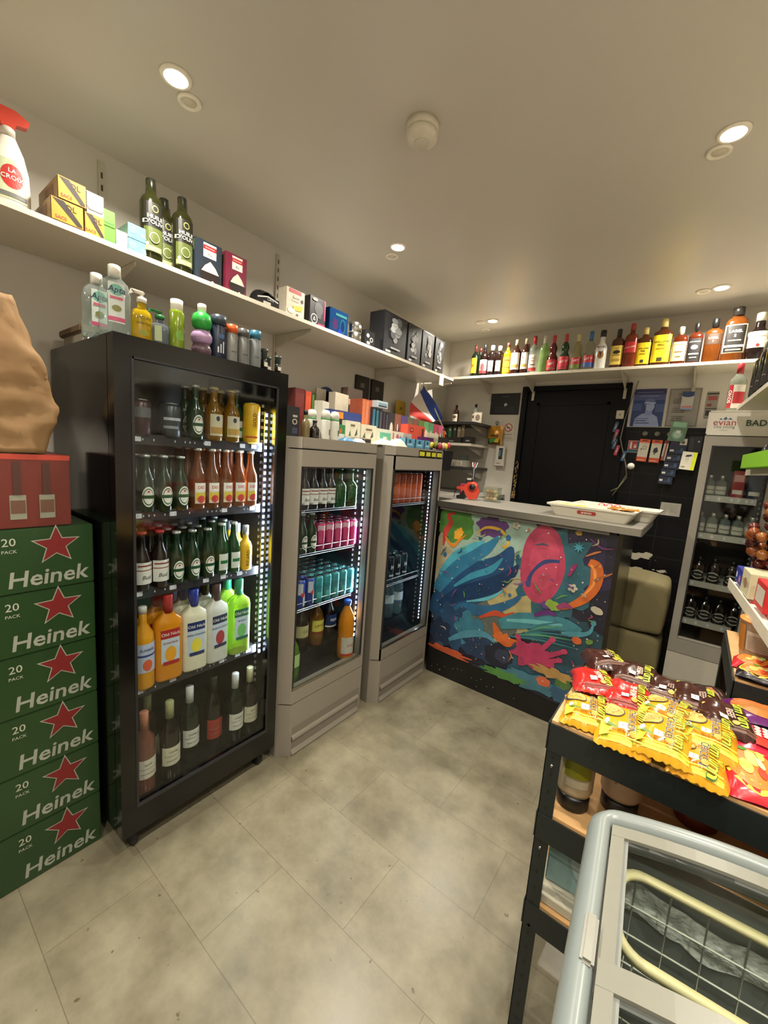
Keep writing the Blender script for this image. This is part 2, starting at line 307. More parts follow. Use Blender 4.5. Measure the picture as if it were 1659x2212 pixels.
# wall tracks, brackets, shelf boards
SLOT = P('3d382e', .6)
for i, (y, z0) in enumerate(((.69, 1.9), (1.55, 1.6), (2.48, 1.6), (3.10, 1.75))):
    mb = MB().box(-2.05, -2.038, y-.012, y+.012, z0, 2.56, P('bdb6a4', .5))
    for k in range(int((2.55-z0)/.045)): mb.box(-2.039, -2.0375, y-.004, y+.003, z0+.012+k*.045, z0+.034+k*.045, SLOT)
    t = mb.obj('shelf_track'); tag(t, 'slotted vertical metal track on the left wall, '+ORD[i]+' from the entrance', 'shelf track', 'wall tracks')
    bb = MB().prism([(-2.037, 2.128), (-1.74, 2.128), (-1.74, 2.118), (-2.02, 2.06), (-2.037, 2.06)], y-.004, y+.004, P('c8c1b0', .45), 'y').obj('shelf_bracket')
    tag(bb, 'white sloping metal bracket under the left wall shelf, '+ORD[i]+' from the entrance', 'bracket', 'left shelf brackets')
def ysh(zt): pass
mb = MB().box(-2.048, -1.70, -.6, 3.06, 2.13, 2.148, SHELFW, .001)
mb.decor([('t', s, u, .5, .008, 'a09a8c', .01) for s, u in (('6.50', .365), ('6.50', .395), ('4.50', .43), ('3.20', .62), ('2,90', .7))], lambda x, y, l: (-1.6995+.0002*l, 1.23+x, 2.139+y), 3.66, .018)
tag(mb.obj('wall_shelf'), 'long white shelf board along the left wall', 'shelf')
mb = MB().box(-2.045, .42, 3.285, 3.578, 2.192, 2.212, SHELFW, .001)
mb.decor([('t', '9,90', .35+.13*k, .5, .009, 'a09a8c') for k in range(4)], lambda x, y, l: (-.8+x, 3.2845-.0002*l, 2.202+y), 2.4, .02)
tag(mb.obj('wall_shelf'), 'white shelf board of spirits along the back wall', 'shelf')
for i, x in enumerate((-1.60, -1.21, -.53, -.12)):
    bb = MB().prism([(3.575, 2.19), (3.31, 2.19), (3.31, 2.182), (3.56, 2.10), (3.575, 2.10)], x-.004, x+.004, P('bdb6a6', .45), 'x').box(x-.01, x+.01, 3.567, 3.578, 2.04, 2.19, P('bdb6a6')).obj('shelf_bracket')
    tag(bb, 'white sloping bracket under the back wall shelf, '+ORD[i]+' from the left', 'bracket', 'back shelf brackets')
t = MB().box(-1.705, -1.699, 2.84, 2.90, 2.065, 2.15, WHITE).obj('price_card'); tag(t, 'blank white price card hanging off the end of the left shelf', 'price card')
def wedge(x0, x1, y0, y1, z, th, sk):   # board on the askew right wall
    return [(x0, y1), (wallx(y1)-.004, y1), (wallx(y0)-.004, y0), (x0+sk, y0)]
mb = MB().prism(wedge(.108, 0, 1.35, 3.02, 0, 0, .125), 1.882, 1.902, SHELFW); tag(mb.obj('wall_shelf'), 'white upper shelf board on the right wall, carrying dark bottles', 'shelf')
mb = MB().prism(wedge(.19, 0, 1.45, 2.86, 0, 0, .085), 1.545, 1.556, P('a8a294', .4)).prism([(.185, 2.86), (.19, 2.86), (.276, 1.45), (.27, 1.45)], 1.528, 1.558, P('b5ae9e', .4)); tag(mb.obj('wall_shelf'), 'grey metal shelf on the right wall under the green snack tray', 'shelf')
mb = MB().prism(wedge(.152, 0, 1.35, 2.12, 0, 0, .06), 1.095, 1.10, WHITE).prism([(.15, 2.12), (.154, 2.12), (.214, 1.35), (.209, 1.35)], 1.075, 1.112, P('d9d2bd', .4)); tag(mb.obj('wall_shelf'), 'cream metal shelf on the right wall holding red and white cartons', 'shelf')
for i, (nm, z, x0, y0) in enumerate((('topmost', 1.80, -1.54, 3.2), ('middle', 1.62, -1.56, 3.2), ('lowest', 1.42, -1.55, 3.12))):
    mb = MB().box(-2.047, x0, y0, 3.576, z, z+.022, P(('2a2826', 'c9c2b1', '2a2826')[i], .5), .002).prism([(3.575, z), (y0+.03, z), (y0+.03, z-.01), (3.575, z-.09)], x0-.05, x0-.044, P('8a847a'), 'x')
    tag(mb.obj('corner_shelf'), ('dark', 'pale', 'dark')[i]+' '+nm+' of three shelves in the back left corner', 'shelf', 'corner shelves')

# ---------------------------------------------------------------- glass-door coolers (local front = -Y, origin at the base centre)
def cooler(name, label, loc, rz, w, dp, h, z0, gl, zs, body, frame, rail, led, interior, chamfer=0, group=None, top_sign=0, kick=None, shelf_inset=.075):
    t = empty(name, loc, rz, label, 'fridge', group); x0, x1, y0, y1 = -w/2, w/2, -dp/2, dp/2; yf = y0+.05; th = .022 if chamfer else .04
    mb = MB().box(x0, x1, y1-th, y1, z0, h, body).box(x0, x0+th, yf, y1-th, z0, h, body).box(x1-th, x1, yf, y1-th, z0, h, body).box(x0+th, x1-th, yf, y1-th, h-.05, h, body).box(x0+th, x1-th, yf, y1-th, z0, gl[2]-.02, body)
    if kick: mb.box(x0+chamfer, x1, y0+.001, yf, z0, kick, body)
    if top_sign: mb.box(x0, x1, y0, yf, h-top_sign, h, body)
    mb.obj('cabinet', t)
    mb = MB().box(x0+th, x1-th, y1-th-.004, y1-th, gl[2]-.02, h-.05, interior).box(x0+th, x0+th+.003, yf, y1-th, gl[2]-.02, h-.05, interior).box(x1-th-.003, x1-th, yf, y1-th, gl[2]-.02, h-.05, interior).box(x0+th, x1-th, yf, y1-th, gl[2]-.02, gl[2]-.017, interior)
    if chamfer: mb.box(x0+th, x1-th, y0+.155, y1-th, gl[2]-.017, .405, interior)
    for k in range(int((h-.1-gl[2])/.03)): mb.box(x1-th-.012, x1-th-.003, yf+.05, yf+.056, gl[2]+k*.03, gl[2]+k*.03+.012, P('9a9aa0', .3))
    mb.obj('liner', t)
    gx0, gx1, gz0, gz1 = gl; dz0 = kick if kick else z0; dz1 = h-top_sign-.004 if top_sign else h
    if chamfer: dz1 = h-.055
    mb = MB()
    for a, b, c, e in ((x0+chamfer, gx0, dz0+.004, dz1), (gx1, x1, dz0+.004, dz1), (gx0, gx1, dz0+.004, gz0), (gx0, gx1, gz1, dz1)): mb.box(a, b, y0, yf-.004, c, e, frame)
    if chamfer: mb.prism([(x0, yf+.01), (x0+chamfer, y0), (x0+chamfer, yf)], dz0+.006, dz1, frame)
    d = mb.obj('door', t)
    mb = MB(); q = .012
    for a, b, c, e in ((gx0-q*.2, gx0+q*.5, gz0, gz1), (gx1-q*.5, gx1+q*.2, gz0, gz1), (gx0, gx1, gz1-q*.5, gz1), ): mb.box(a, b, y0-.002, y0+.004, c, e, P('232225', .4))
    mb.box(gx0, gx1, y0-.003, y0+.003, gz0, gz0+.012, rail); mb.obj('door_trim', d)
    MB().box(gx0, gx1, y0+.006, y0+.010, gz0, gz1, GLASS).obj('glass_pane', d)
    if chamfer:
        MB().box(x0+chamfer, x1, y0-.001, yf, h-.05, h, frame, .003).prism([(x0, yf+.01), (x0+chamfer, y0), (x0+chamfer, yf)], h-.05, h, frame).obj('top_panel', t)
        mb = MB(); a, b = x0+chamfer+.012, x1-.02
        mb.box(x0+chamfer, x1, y0, y0+.012, .145, kick-.004, frame).box(x0+chamfer, a, y0, y0+.02, .0, .145, frame).box(b, x1, y0, y0+.02, 0, .145, frame).prism([(x0, yf+.01), (x0+chamfer, y0), (x0+chamfer, yf)], 0, kick-.002, frame)
        mb.box(a, b, y0+.045, y0+.049, .0, .145, P('1b1a17', .7)).grid(lambda u, v: (a+(b-a)*u, y0+.016-.024*sin(pi*v), .052+.066*v), 1, 10, frame).prism([(y0+.004, .0), (y0-.010, .006), (y0+.012, .050), (y0+.045, .052), (y0+.045, 0)], a, b, frame, 'x')
        mb.obj('kick_panel', t)
    for k, z in enumerate(zs):
        a, b = x0+th+.006, x1-th-.03
        mb = MB()
        if rail is CHROME or rail is STEEL:
            for j in range(24): xx = a+(b-a)*j/23; mb.tube([(xx, y0+shelf_inset, z-.006), (xx, y1-th-.02, z-.006)], .0016, rail, 4)
            for yy, zz in ((y0+shelf_inset, z-.006), (y0+shelf_inset, z-.016), (y0+shelf_inset, z+.026), (y1-th-.02, z-.008)): mb.tube([(a, yy, zz), (b, yy, zz)], .0025, rail, 6)
            mb.tube([(b, y0+shelf_inset, z+.026), (b+.008, y0+shelf_inset+.01, z+.015), (b+.008, y0+shelf_inset+.01, z-.014)], .0025, rail)
            mb.obj('shelf', t)
        else:
            s = mb.box(a, b, y0+shelf_inset, y1-th-.01, z-.008, z-.002, rail).obj('shelf', t)
            mb = MB().box(a, b, y0+shelf_inset-.006, y0+shelf_inset, z-.032, z+.004, rail)
            rn = random.Random(k+int(w*100)); sp = [('r', u, .3, u+.045, .75, 'dcdce6') for u in (.06, .28, .52, .66, .8, .9) if rn.random() < .8]+[('r', u/30+.01, .4, u/30+.018, .6, 'b9b9c6') for u in range(30) if rn.random() < .4]
            mb.decor(sp, lambda x, y, l: ((a+b)/2+x, y0+shelf_inset-.0065-.0002*l, z-.014+y), b-a, .036); mb.obj('price_rail', s)
    if led:
        lx, lz0, lz1, en, nb = led; ly = y0+.055
        mb = MB().box(lx-.006, lx+.006, ly, ly+.006, lz0, lz1, P('4a5060', .4))
        for k in range(nb): zz = lz0+(k+.5)*(lz1-lz0)/nb; mb.box(lx-(.0045 if nb < 42 else .003), lx+(.0045 if nb < 42 else .003), ly-.003, ly, zz-.23*(lz1-lz0)/nb, zz+.23*(lz1-lz0)/nb, EM('cfe0ff', 14 if nb < 42 else 5))
        s = mb.obj('led_strip', t)
        ld = bpy.data.lights.new('strip', 'AREA'); ld.shape = 'RECTANGLE'; ld.size = .005; ld.size_y = lz1-lz0; ld.energy = en*LED_W; ld.color = (.72, .84, 1)
        lo = bpy.data.objects.new('light', ld); COL.objects.link(lo); lo.parent = s; lo.location = (lx-.008, ly+.006, (lz0+lz1)/2)
        lo.rotation_euler = Vector((.90, -.45, 0)).to_track_quat('Z', 'Y').to_euler(); 
    return t
RZ = pi/2
def L2W(cy, xf, dp):     # a cooler on the left wall: local (x, y) -> world
    return (xf-dp/2, cy, 0)
f1 = cooler('drinks_cooler', 'tall black glass-door cooler on castors beside the green beer cartons', (-1.72, .825, 0), RZ, .65, .60, 1.80, .085, (-.275, .275, .19, 1.74), (.60, .968, 1.245, 1.505), P('0b0a0a', .1, var=.15), P('0a0909', .13, var=.15), P('2c2b30', .35), (.262, .56, 1.64, 8, 40), P('0d0d10', .4), group='glass-door drinks coolers')
for sx in (-1, 1):
    for sy in (-1, 1):
        c = MB().lathe([(.012, -.012), (.03, -.012), (.034, -.006), (.034, .006), (.03, .012), (.012, .012)], P('1a1a1a', .5), 18, c=(.27*sx, .24*sy, .034), axis='x').box(.27*sx-.017, .27*sx+.017, .24*sy-.012, .24*sy+.012, .045, .085, STEEL).obj('castor', f1)
f2 = cooler('drinks_cooler', 'shorter grey glass-door cooler between the black cooler and its grey twin', (-1.70, 1.463, 0), RZ, .575, .60, 1.55, 0, (-.235, .265, .345, 1.42), (.712, .994, 1.212), P('7d766b', .45, var=.05), GREY, STEEL, (.262, .44, 1.41, 2.6, 30), P('17171a', .5), .05, 'glass-door drinks coolers', kick=.27)
f3 = cooler('drinks_cooler', 'grey glass-door cooler beside the painted counter, with yellow price tags', (-1.66, 2.113, 0), RZ, .575, .60, 1.55, 0, (-.245, .265, .345, 1.42), (.706, 1.21), P('7d766b', .45, var=.05), GREY, STEEL, (.245, .38, 1.41, .5, 44), P('14161a', .5), .05, 'glass-door drinks coolers', kick=.27)
mb = MB().decor([('r', u-.006, -.1, u+w_+.006, 1.1, '161412') for u, w_ in ((.44, .17), (.625, .15), (.79, .14), (.02, 0))][:3]+[('r', .955, -.1, 1.12, 1.1, '161412')]+[('r', a, .1, b, .85, 'c9c43a') for a, b in ((.45, .59), (.635, .76), (.80, .92), (.965, 1.11))], lambda x, y, l: (x+.02, -.3015-.0003*l, 1.52+y), .40, .034)
mb.obj('price_tags', f3)
f4 = cooler('drinks_cooler', 'tall narrow white cooler with a lettered header, against the back wall', (.168, 3.33, 0), 0, .356, .46, 1.89, 0, (-.135, .13, .50, 1.69), (.62, .865, 1.165, 1.395), P('cfc9ba', .4, var=.04), P('a39d92', .35, var=.04), P('b9b4a8', .3), None, P('3c3b38', .5), group='glass-door drinks coolers', top_sign=.14, kick=.40, shelf_inset=.05)
mb = MB().box(-.176, .176, -.233, -.230, 1.752, 1.888, WHITE)
for a, b, c, e in ((-.178, .178, 1.750, 1.757), (-.178, .178, 1.883, 1.89), (-.178, -.172, 1.75, 1.89), (.172, .178, 1.75, 1.89)): mb.box(a, b, -.237, -.230, c, e, P('e4dfd2', .35))
BG, RD = P('1d4a2a', .5), P('b33a3c', .5)
mb.decor([('t', 'evian', .22, .52, .052, RD, .004), ('t', 'Live young', .22, .34, .022, '77736b', 0), ('p', [(.14, .64), (.165, .71), (.18, .64)], '2c5a86'), ('p', [(.19, .65), (.22, .76), (.25, .66)], '2c5a86'), ('p', [(.255, .65), (.28, .72), (.31, .65)], '2c5a86'),
          ('t', 'BADOIT', .72, .50, .046, BG, .02), ('r', .17, .2, .27, .21, '8a867c')], lambda x, y, l: (x, -.2335-.0004*l, 1.82+y), .352, .136)
mb.obj('header_sign', f4)
MB().box(.136, .142, -.262, -.236, .9, 1.25, P('8f8a80', .3), .002).obj('door_handle', f4)
# ---------------------------------------------------------------- goods: kinds
def K(h, r, prof, glass, **kw): return lambda root: bottle_parts(root, h, r, prof, glass, **kw)
WHT, BKC, GLD = P('e8e6de', .45), P('151515', .35), P('b08a3c', .35, .6)
star_label = (.10, .46, .95, [('e', .5, .5, .36, .5, WHT), ('e', .5, .5, .30, .42, P('1d5a2a', .5)), ('e', .5, .5, .26, .36, WHT), ('r', .15, .42, .85, .58, '14461f'), ('s', .5, .76, .006, 'b3202a')])
bud_label = (.12, .50, 1.1, [('r', 0, 0, 1, 1, 'e4e1dc'), ('r', 0, .62, 1, .66, '7a1f24'), ('t', 'Bud', .5, .3, .02, '3a2226', .01, 0, .3), ('r', .1, .82, .9, .88, '8a2a2c')])
desp_label = (.06, .46, .95, [('r', .1, .1, .9, .95, 'e9d9c0'), ('r', .1, .6, .9, .95, 'f0ede6'), ('t', 'DES', .5, .76, .016, 'c22a3a', .03), ('r', .15, .25, .85, .55, 'd9c23a'), ('e', .5, .28, .25, .16, 'c93c3a')])
KB = {
 'heineken': K(.195, .0295, 'beer', GL('1c5a28', .75, .05, '0c3014'), cap=P('cfd4cf', .3, .7), z_cap=.965, label=star_label),
 'bud': K(.205, .030, 'beer', DRK, cap=P('a8302c', .35), z_cap=.965, label=bud_label),
 'desp': K(.228, .0295, 'beer', GL('d8a06a', .4, .05, '9a5c34'), cap=P('d8d2c4', .3, .6), z_cap=.965, label=desp_label),
 'green': K(.21, .029, 'beer', GL('1f7a34', .6, .05, '0e4a1c'), cap=P('cfd4cf', .3, .7), z_cap=.965, label=(.1, .42, .9, [('r', .1, 0, .9, 1, 'd8dad2'), ('r', .2, .4, .8, .6, '1d6a32')])),
 'yellow': K(.19, .028, 'bell', P('e8b414', .4), cap=P('c3c6cc', .3, .6), z_cap=.80, rcap=.013, label=(.06, .5, .6, [('t', 'RICARD', .5, .5, .020, '2a2410', .02, 90)])),
 'amber': K(.20, .033, 'beer', GL('d9a21c', .5, .05, '9a6c10'), cap=P('d9c98a', .35, .5), z_cap=.96, label=(.1, .5, .95, [('r', .05, 0, .95, 1, 'cfc3a8'), ('e', .5, .8, .12, .12, '2c3c5a'), ('r', .1, .1, .9, .4, 'b88a4a')])),
}
def can(c1, c2, h=.145, r=.0275, spec=None):
    def b(root):
        MB().lathe([(r*.8, 0), (r, .006), (r, h-.012), (r*.84, h-.003)], c1, 20).obj('body', root)
        MB().lathe([(r*.84, h-.003), (r*.86, h), (r*.8, h), (r*.78, h-.004), (1e-5, h-.004)], P('c9ccd0', .2, 1), 18).box(-.006, .008, -.006, .006, h-.004, h-.002, P('b5b8bc', .2, 1)).obj('lid', root)
        if spec: MB().decor(spec, lambda x, y, l: ((r+.0004*l)*sin(x/r), -(r+.0004*l)*cos(x/r), h/2+y), 2.4*r, h*.8, 10).obj('print', root)
    return b
KB['can_blue'] = can(P('1f3fa0', .3, .3), 0, spec=[('r', .1, .5, .5, 1, 'c3c8d2'), ('r', .5, 0, .9, .5, 'c3c8d2'), ('e', .5, .5, .18, .1, 'c8362e')])
KB['can_teal'] = can(P('3f9aa0', .3, .3), 0, spec=[('r', 0, .55, 1, .7, '2f7f86'), ('r', .2, .1, .8, .4, '56aeb0')])
KB['can_pink'] = can(P('b02a5c', .3, .3), 0, spec=[('r', 0, .75, 1, 1, 'd8aebc'), ('r', .1, .2, .4, .8, 'c33f70')])
KB['can_yellow'] = can(P('e6b21c', .35), 0, .165, .034, [('t', 'GOLD', .45, .6, .02, '3c2c0c', .02, 90), ('r', 0, .05, 1, .1, 'c0302a')])
KB['can_dark'] = can(P('3a1f22', .3, .3), 0, .118, .034, [('r', .2, .5, .9, .85, '5a5a60')])
KB['can_grey'] = can(P('3c4048', .3, .3), 0, .118, .034, [('r', .1, .5, .9, .6, 'b9bcc4'), ('r', .1, .2, .7, .3, '8a8f9a')])
KB['can_black'] = can(P('17191c', .3, .3), 0, .16, .033, [('t', 'M', .5, .55, .04, 'c3cad0', .02), ('r', .2, .1, .8, .18, 'c3cad0')])
KB['can_white'] = can(P('c9ccd0', .3, .3), 0, .16, .033, [('t', 'M', .5, .55, .04, '4a4e55', .02), ('r', .2, .1, .8, .18, '4a4e55')])
def rum(glass, liq, cap, band, art, word):
    return K(.325, .050, 'flask', glass, sx=1, sy=.62, sq=.6, cap=cap, z_cap=.80, rcap=.0185, label=(.20, .62, .62, [('r', 0, .75, 1, 1, band), ('r', .02, .05, .98, .75, 'c3cedd'), ('e', .5, .3, .3, .22, art), ('t', 'Old Nick', .5, .87, .0165, 'f0ece4', .015), ('t', word, .5, .62, .010, band, .02), ('r', .1, 0, .95, .10, band)]))
KB['rum_orange'] = rum(P('d8891a', .2), 0, P('a8262a', .3), 'b02a2e', 'e8a22a', 'PLANTEUR')
KB['rum_pina'] = rum(P('e2ddc4', .2), 0, P('2a3a9a', .3), '24306a', 'e8d84a', 'PIÑA COLADA')
KB['rum_coco'] = rum(P('d2d0c8', .2), 0, P('4a3430', .3), '2b3050', 'a8363a', 'PUNCH COCO')
KB['rum_lime'] = rum(GL('c6e85a', .6, .05, 'b2d64a'), 0, P('2f9a6a', .3), '2a6a52', '6fc06a', 'MOJITO')
KB['juice'] = K(.30, .037, 'spirit', P('d8951c', .2), cap=P('dcdcd8', .3), z_cap=.93, label=(.22, .58, 1.1, [('r', 0, 0, 1, 1, 'b9c3dc'), ('r', 0, .55, 1, .62, '3a4a8a'), ('e', .5, .25, .2, .2, 'd8603a'), ('t', 'SUNRISE', .5, .78, .013, '30407a', .02)]))
def wine(glass, capc, lab, txt='', lz=(.22, .46)):
    return K(.318, .0375, 'wine', glass, cap=capc, z_cap=.80, label=(*lz, 1.15, [('r', 0, 0, 1, 1, lab), ('r', .1, .5, .9, .53, '8a8478'), ('t', txt, .5, .72, .011, '5a5348', .01), ('r', .2, .25, .8, .28, '8a8478')]))
KB['wine_white'] = wine(DGR, P('d6d6d4', .4), 'd8d5cc', 'CHABLIS'); KB['wine_green'] = wine(DRK, P('a8a87a', .4), 'cfc9b2', 'CÔTES')
KB['wine_rose'] = wine(GL('c98a7a', .5, .05, '9a6050'), P('c8836a', .4), 'd5cdbf', 'ROSÉ'); KB['wine_red'] = wine(DRK, P('26211f', .4), 'a8382e', 'ROUGE', (.16, .44)); KB['wine_cream'] = wine(DRK, P('cfcaa0', .4), 'cdc7ae', 'WITT')
def pet(col, cap, lab, txt, h=.245, r=.042, lz=(.32, .62), tc='f2f0e8'):
    return K(h, r, 'pet', col, cap=P(cap, .35), z_cap=.93, rcap=.015*h/.25+.001, label=(*lz, 1.3, [('r', 0, 0, 1, 1, lab), ('t', txt, .5, .55, .022, tc, .02), ('r', 0, 0, 1, .12, tc)]))
KB['pet_cola'] = pet(GL('3a1c0c', .8, .05, '1c0d06'), 'dcdcd4', 'c9c08a', 'CG', tc='3a3426'); KB['pet_tea'] = pet(GL('d8a24a', .6, .05, '9c6a26'), 'd8622a', 'd9cf5a', 'LIPTON', tc='8a2a20')
KB['pet_pepsi'] = pet(GL('2c120a', .85, .05, '140806'), '2a48a0', '26345f', 'PEPSI'); KB['pet_green'] = pet(GL('8ac24a', .5, .05, '6aa23a'), '3a8a3a', 'b8d88a', '', tc='2a6a2a')
KB['pet_orange'] = pet(P('e08a1c', .2), '2a5ac0', 'cfc8be', 'OASIS', .34, .047, (.08, .40), 'c8401e')
KB['pet_water'] = pet(GL('b9d2dc', .2, .04, '9ab4c0'), 'c03a4a', 'b9c6d0', '', .33, .045, (.3, .5), '3a5a8a')
KB['big_green'] = K(.205, .042, 'bell', GL('2f7a3c', .6, .05, '1d5a28'), cap=P('1f5a2c', .4), z_cap=.95, label=(.1, .5, 1.0, [('p', [(0, .2), (1, .5), (1, 1), (0, .75)], 'cfd6ca'), ('t', 'TOUR', .45, .62, .016, '1f5a2c', .02, 10)]))
KB['mini_clear'] = K(.125, .026, 'flask', CLR, cap=P('c9c4b4', .3, .5), z_cap=.86, sq=.7, sy=.7, label=(.12, .5, 1.0, [('r', 0, 0, 1, 1, 'b9b4a4'), ('r', .1, .45, .9, .55, '5a564c')]))
KB['mini_dark'] = K(.15, .032, 'flask', DRK, cap=BKC, z_cap=.84, sq=.7, sy=.75, label=(.1, .48, .9, [('e', .5, .5, .5, .5, 'a8a498'), ('e', .5, .5, .38, .36, '1c1a18'), ('r', .2, .44, .8, .56, 'a8a498')]))
KB['soda_orange'] = can(P('c4562a', .35), 0, .19, .03); KB['soda_green'] = can(P('2f8a4a', .35), 0, .19, .03)
_N = {}
def row(kind, name, ys, z, desc, where, group, xf=-1.505, side='L', rows=1, dx=.075, cat='bottle', n0=0, rz=RZ, jit=.0):
    tot = len(ys)
    for k in range(rows):
        for i, y in enumerate(ys):
            col = ORD[i+n0]+' from the left'
            lab = desc+(', ' if tot > 1 or rows > 1 else ' ')+((col+(', ' if rows > 1 else ' ')) if tot > 1 else '')+(('in front, ' if k == 0 else ORD[k]+' row back, ') if rows > 1 else '')+where
            j = random.uniform(-jit, jit)
            loc = (xf-k*dx+j, y, z) if side == 'L' else (y, xf+k*dx+j, z)
            place(name, kind, KB[kind], loc, rz+random.uniform(-.12, .12), lab, cat, group)
B = 'beer_bottle'
w1 = 'on the black cooler\'s '
z = 1.5035
row('can_dark', 'drink_can', [.605], z, 'short dark red can', w1+'top shelf', 'cans in the black cooler', cat='can')
row('can_grey', 'drink_can', [.705], z, 'short grey can', w1+'top shelf', 'cans in the black cooler', cat='can')
row('heineken', B, [.795], z, 'green beer bottle', w1+'top shelf', 'bottles in the black cooler', rows=2)
row('amber', B, [.868, .942], z, 'amber beer bottle', w1+'top shelf', 'bottles in the black cooler', rows=3, dx=.08)
row('green', B, [.992], z, 'slim green bottle', w1+'top shelf', 'bottles in the black cooler', xf=-1.55)
row('can_yellow', 'drink_can', [1.035], z, 'tall yellow can', w1+'top shelf', 'cans in the black cooler', cat='can')
z = 1.243; w2 = w1+'second shelf'
row('heineken', B, [.622, .682, .742], z, 'green star-label beer', w2, 'bottles in the black cooler', rows=3)
row('desp', B, [.805, .862, .920, .978, 1.036], z, 'clear red-label beer', w2, 'bottles in the black cooler', rows=3)
z = .966; w3 = w1+'third shelf'
row('bud', B, [.607, .667], z, 'brown white-label beer', w3, 'bottles in the black cooler', rows=3)
row('heineken', B, [.727, .788, .849], z, 'green star-label beer', w3, 'bottles in the black cooler', rows=3)
row('green', B, [.908, .964], z, 'plain green beer', w3, 'bottles in the black cooler', rows=3)
row('yellow', 'liqueur_bottle', [1.022], z, 'small yellow bottle', w3, 'bottles in the black cooler', rows=4, dx=.062)
z = .598; w4 = w1+'fourth shelf'
row('juice', 'cocktail_bottle', [.608], z, 'round orange cocktail bottle', w4, 'bottles in the black cooler', rows=2, dx=.1)
for kk, y, dd in (('rum_orange', .695, 'orange punch bottle with red cap'), ('rum_pina', .795, 'cream punch bottle with blue cap'), ('rum_coco', .89, 'white punch bottle with brown cap'), ('rum_lime', .995, 'lime green punch bottle')):
    row(kk, 'cocktail_bottle', [y], z, dd, w4, 'bottles in the black cooler', rows=2, dx=.09)
z = .175; w5 = 'on the floor of the black cooler'
for kk, y, xx, dd in (('wine_rose', .607, -1.50, 'rosé bottle with copper foil, front left corner'), ('wine_green', .70, -1.50, 'wine bottle with olive foil, in front'), ('wine_green', .66, -1.60, 'wine bottle with olive foil, behind another'), ('wine_white', .80, -1.54, 'dark wine bottle with white foil'), ('wine_red', .905, -1.54, 'dark wine bottle with red label'), ('wine_white', .985, -1.50, 'grey-foiled dark wine bottle'), ('wine_cream', 1.06, -1.50, 'dark wine bottle with cream foil, far right')):
    place('wine_bottle', kk, KB[kk], (xx, y, z), RZ, dd+', '+w5, 'bottle', 'wine bottles in the black cooler')
# second cooler
q1 = 'first grey cooler\'s '
row('bud', B, [1.275, 1.333, 1.392, 1.451, 1.510], 1.208, 'brown white-label beer', q1+'top shelf', 'bottles in the first grey cooler', xf=-1.50, rows=3)
row('big_green', 'soda_bottle', [1.58, 1.668], 1.208, 'wide green bottle', q1+'top shelf', 'bottles in the first grey cooler', xf=-1.505, rows=2, dx=.09)
row('heineken', B, [1.272, 1.333, 1.394], .990, 'green star-label beer', q1+'second shelf', 'bottles in the first grey cooler', xf=-1.50, rows=3)
row('can_pink', 'drink_can', [1.453, 1.515, 1.577, 1.639, 1.701], .990, 'slim pink can', q1+'second shelf', 'cans in the first grey cooler', xf=-1.50, rows=4, dx=.06, cat='can')
row('can_blue', 'drink_can', [1.275, 1.336, 1.397], .708, 'slim blue can', q1+'third shelf', 'cans in the first grey cooler', xf=-1.50, rows=6, dx=.06, cat='can')
row('can_teal', 'drink_can', [1.458, 1.519, 1.580, 1.641, 1.702], .708, 'slim teal can', q1+'third shelf', 'cans in the first grey cooler', xf=-1.50, rows=6, dx=.06, cat='can')
for kk, y, xx, dd in (('pet_green', 1.30, -1.50, 'plastic bottle with green drink'), ('pet_cola', 1.445, -1.60, 'cola bottle with white cap'), ('pet_tea', 1.56, -1.60, 'iced tea bottle with orange cap'), ('pet_pepsi', 1.672, -1.61, 'dark cola bottle with blue cap'), ('pet_orange', 1.675, -1.475, 'big orange drink bottle')):
    place('soft_drink_bottle', kk, KB[kk], (xx, y, .329 if xx > -1.55 else .406), RZ, dd+' on the floor of the first grey cooler', 'bottle', 'soft drinks in the first grey cooler')
# third cooler
q2 = 'painted-counter side cooler\'s '
row('soda_green', 'drink_can', [1.925, 1.99], 1.204, 'tall green can', q2+'top shelf', 'cans in the second grey cooler', xf=-1.48, rows=2, cat='can')
row('soda_orange', 'drink_can', [2.055, 2.12, 2.185, 2.25, 2.31], 1.204, 'tall orange can', q2+'top shelf', 'cans in the second grey cooler', xf=-1.48, rows=2, cat='can')
row('can_white', 'drink_can', [1.93], .702, 'tall pale can', q2+'lower shelf', 'cans in the second grey cooler', xf=-1.47, rows=2, cat='can')
row('can_black', 'drink_can', [2.005, 2.08, 2.155, 2.23], .702, 'tall black can', q2+'lower shelf', 'cans in the second grey cooler', xf=-1.50, rows=3, cat='can')
row('pet_water', 'water_bottle', [1.965, 2.07, 2.175, 2.28], .406, 'large water bottle', 'in the second grey cooler', 'water bottles in the second grey cooler', xf=-1.56, rows=2, dx=.11)
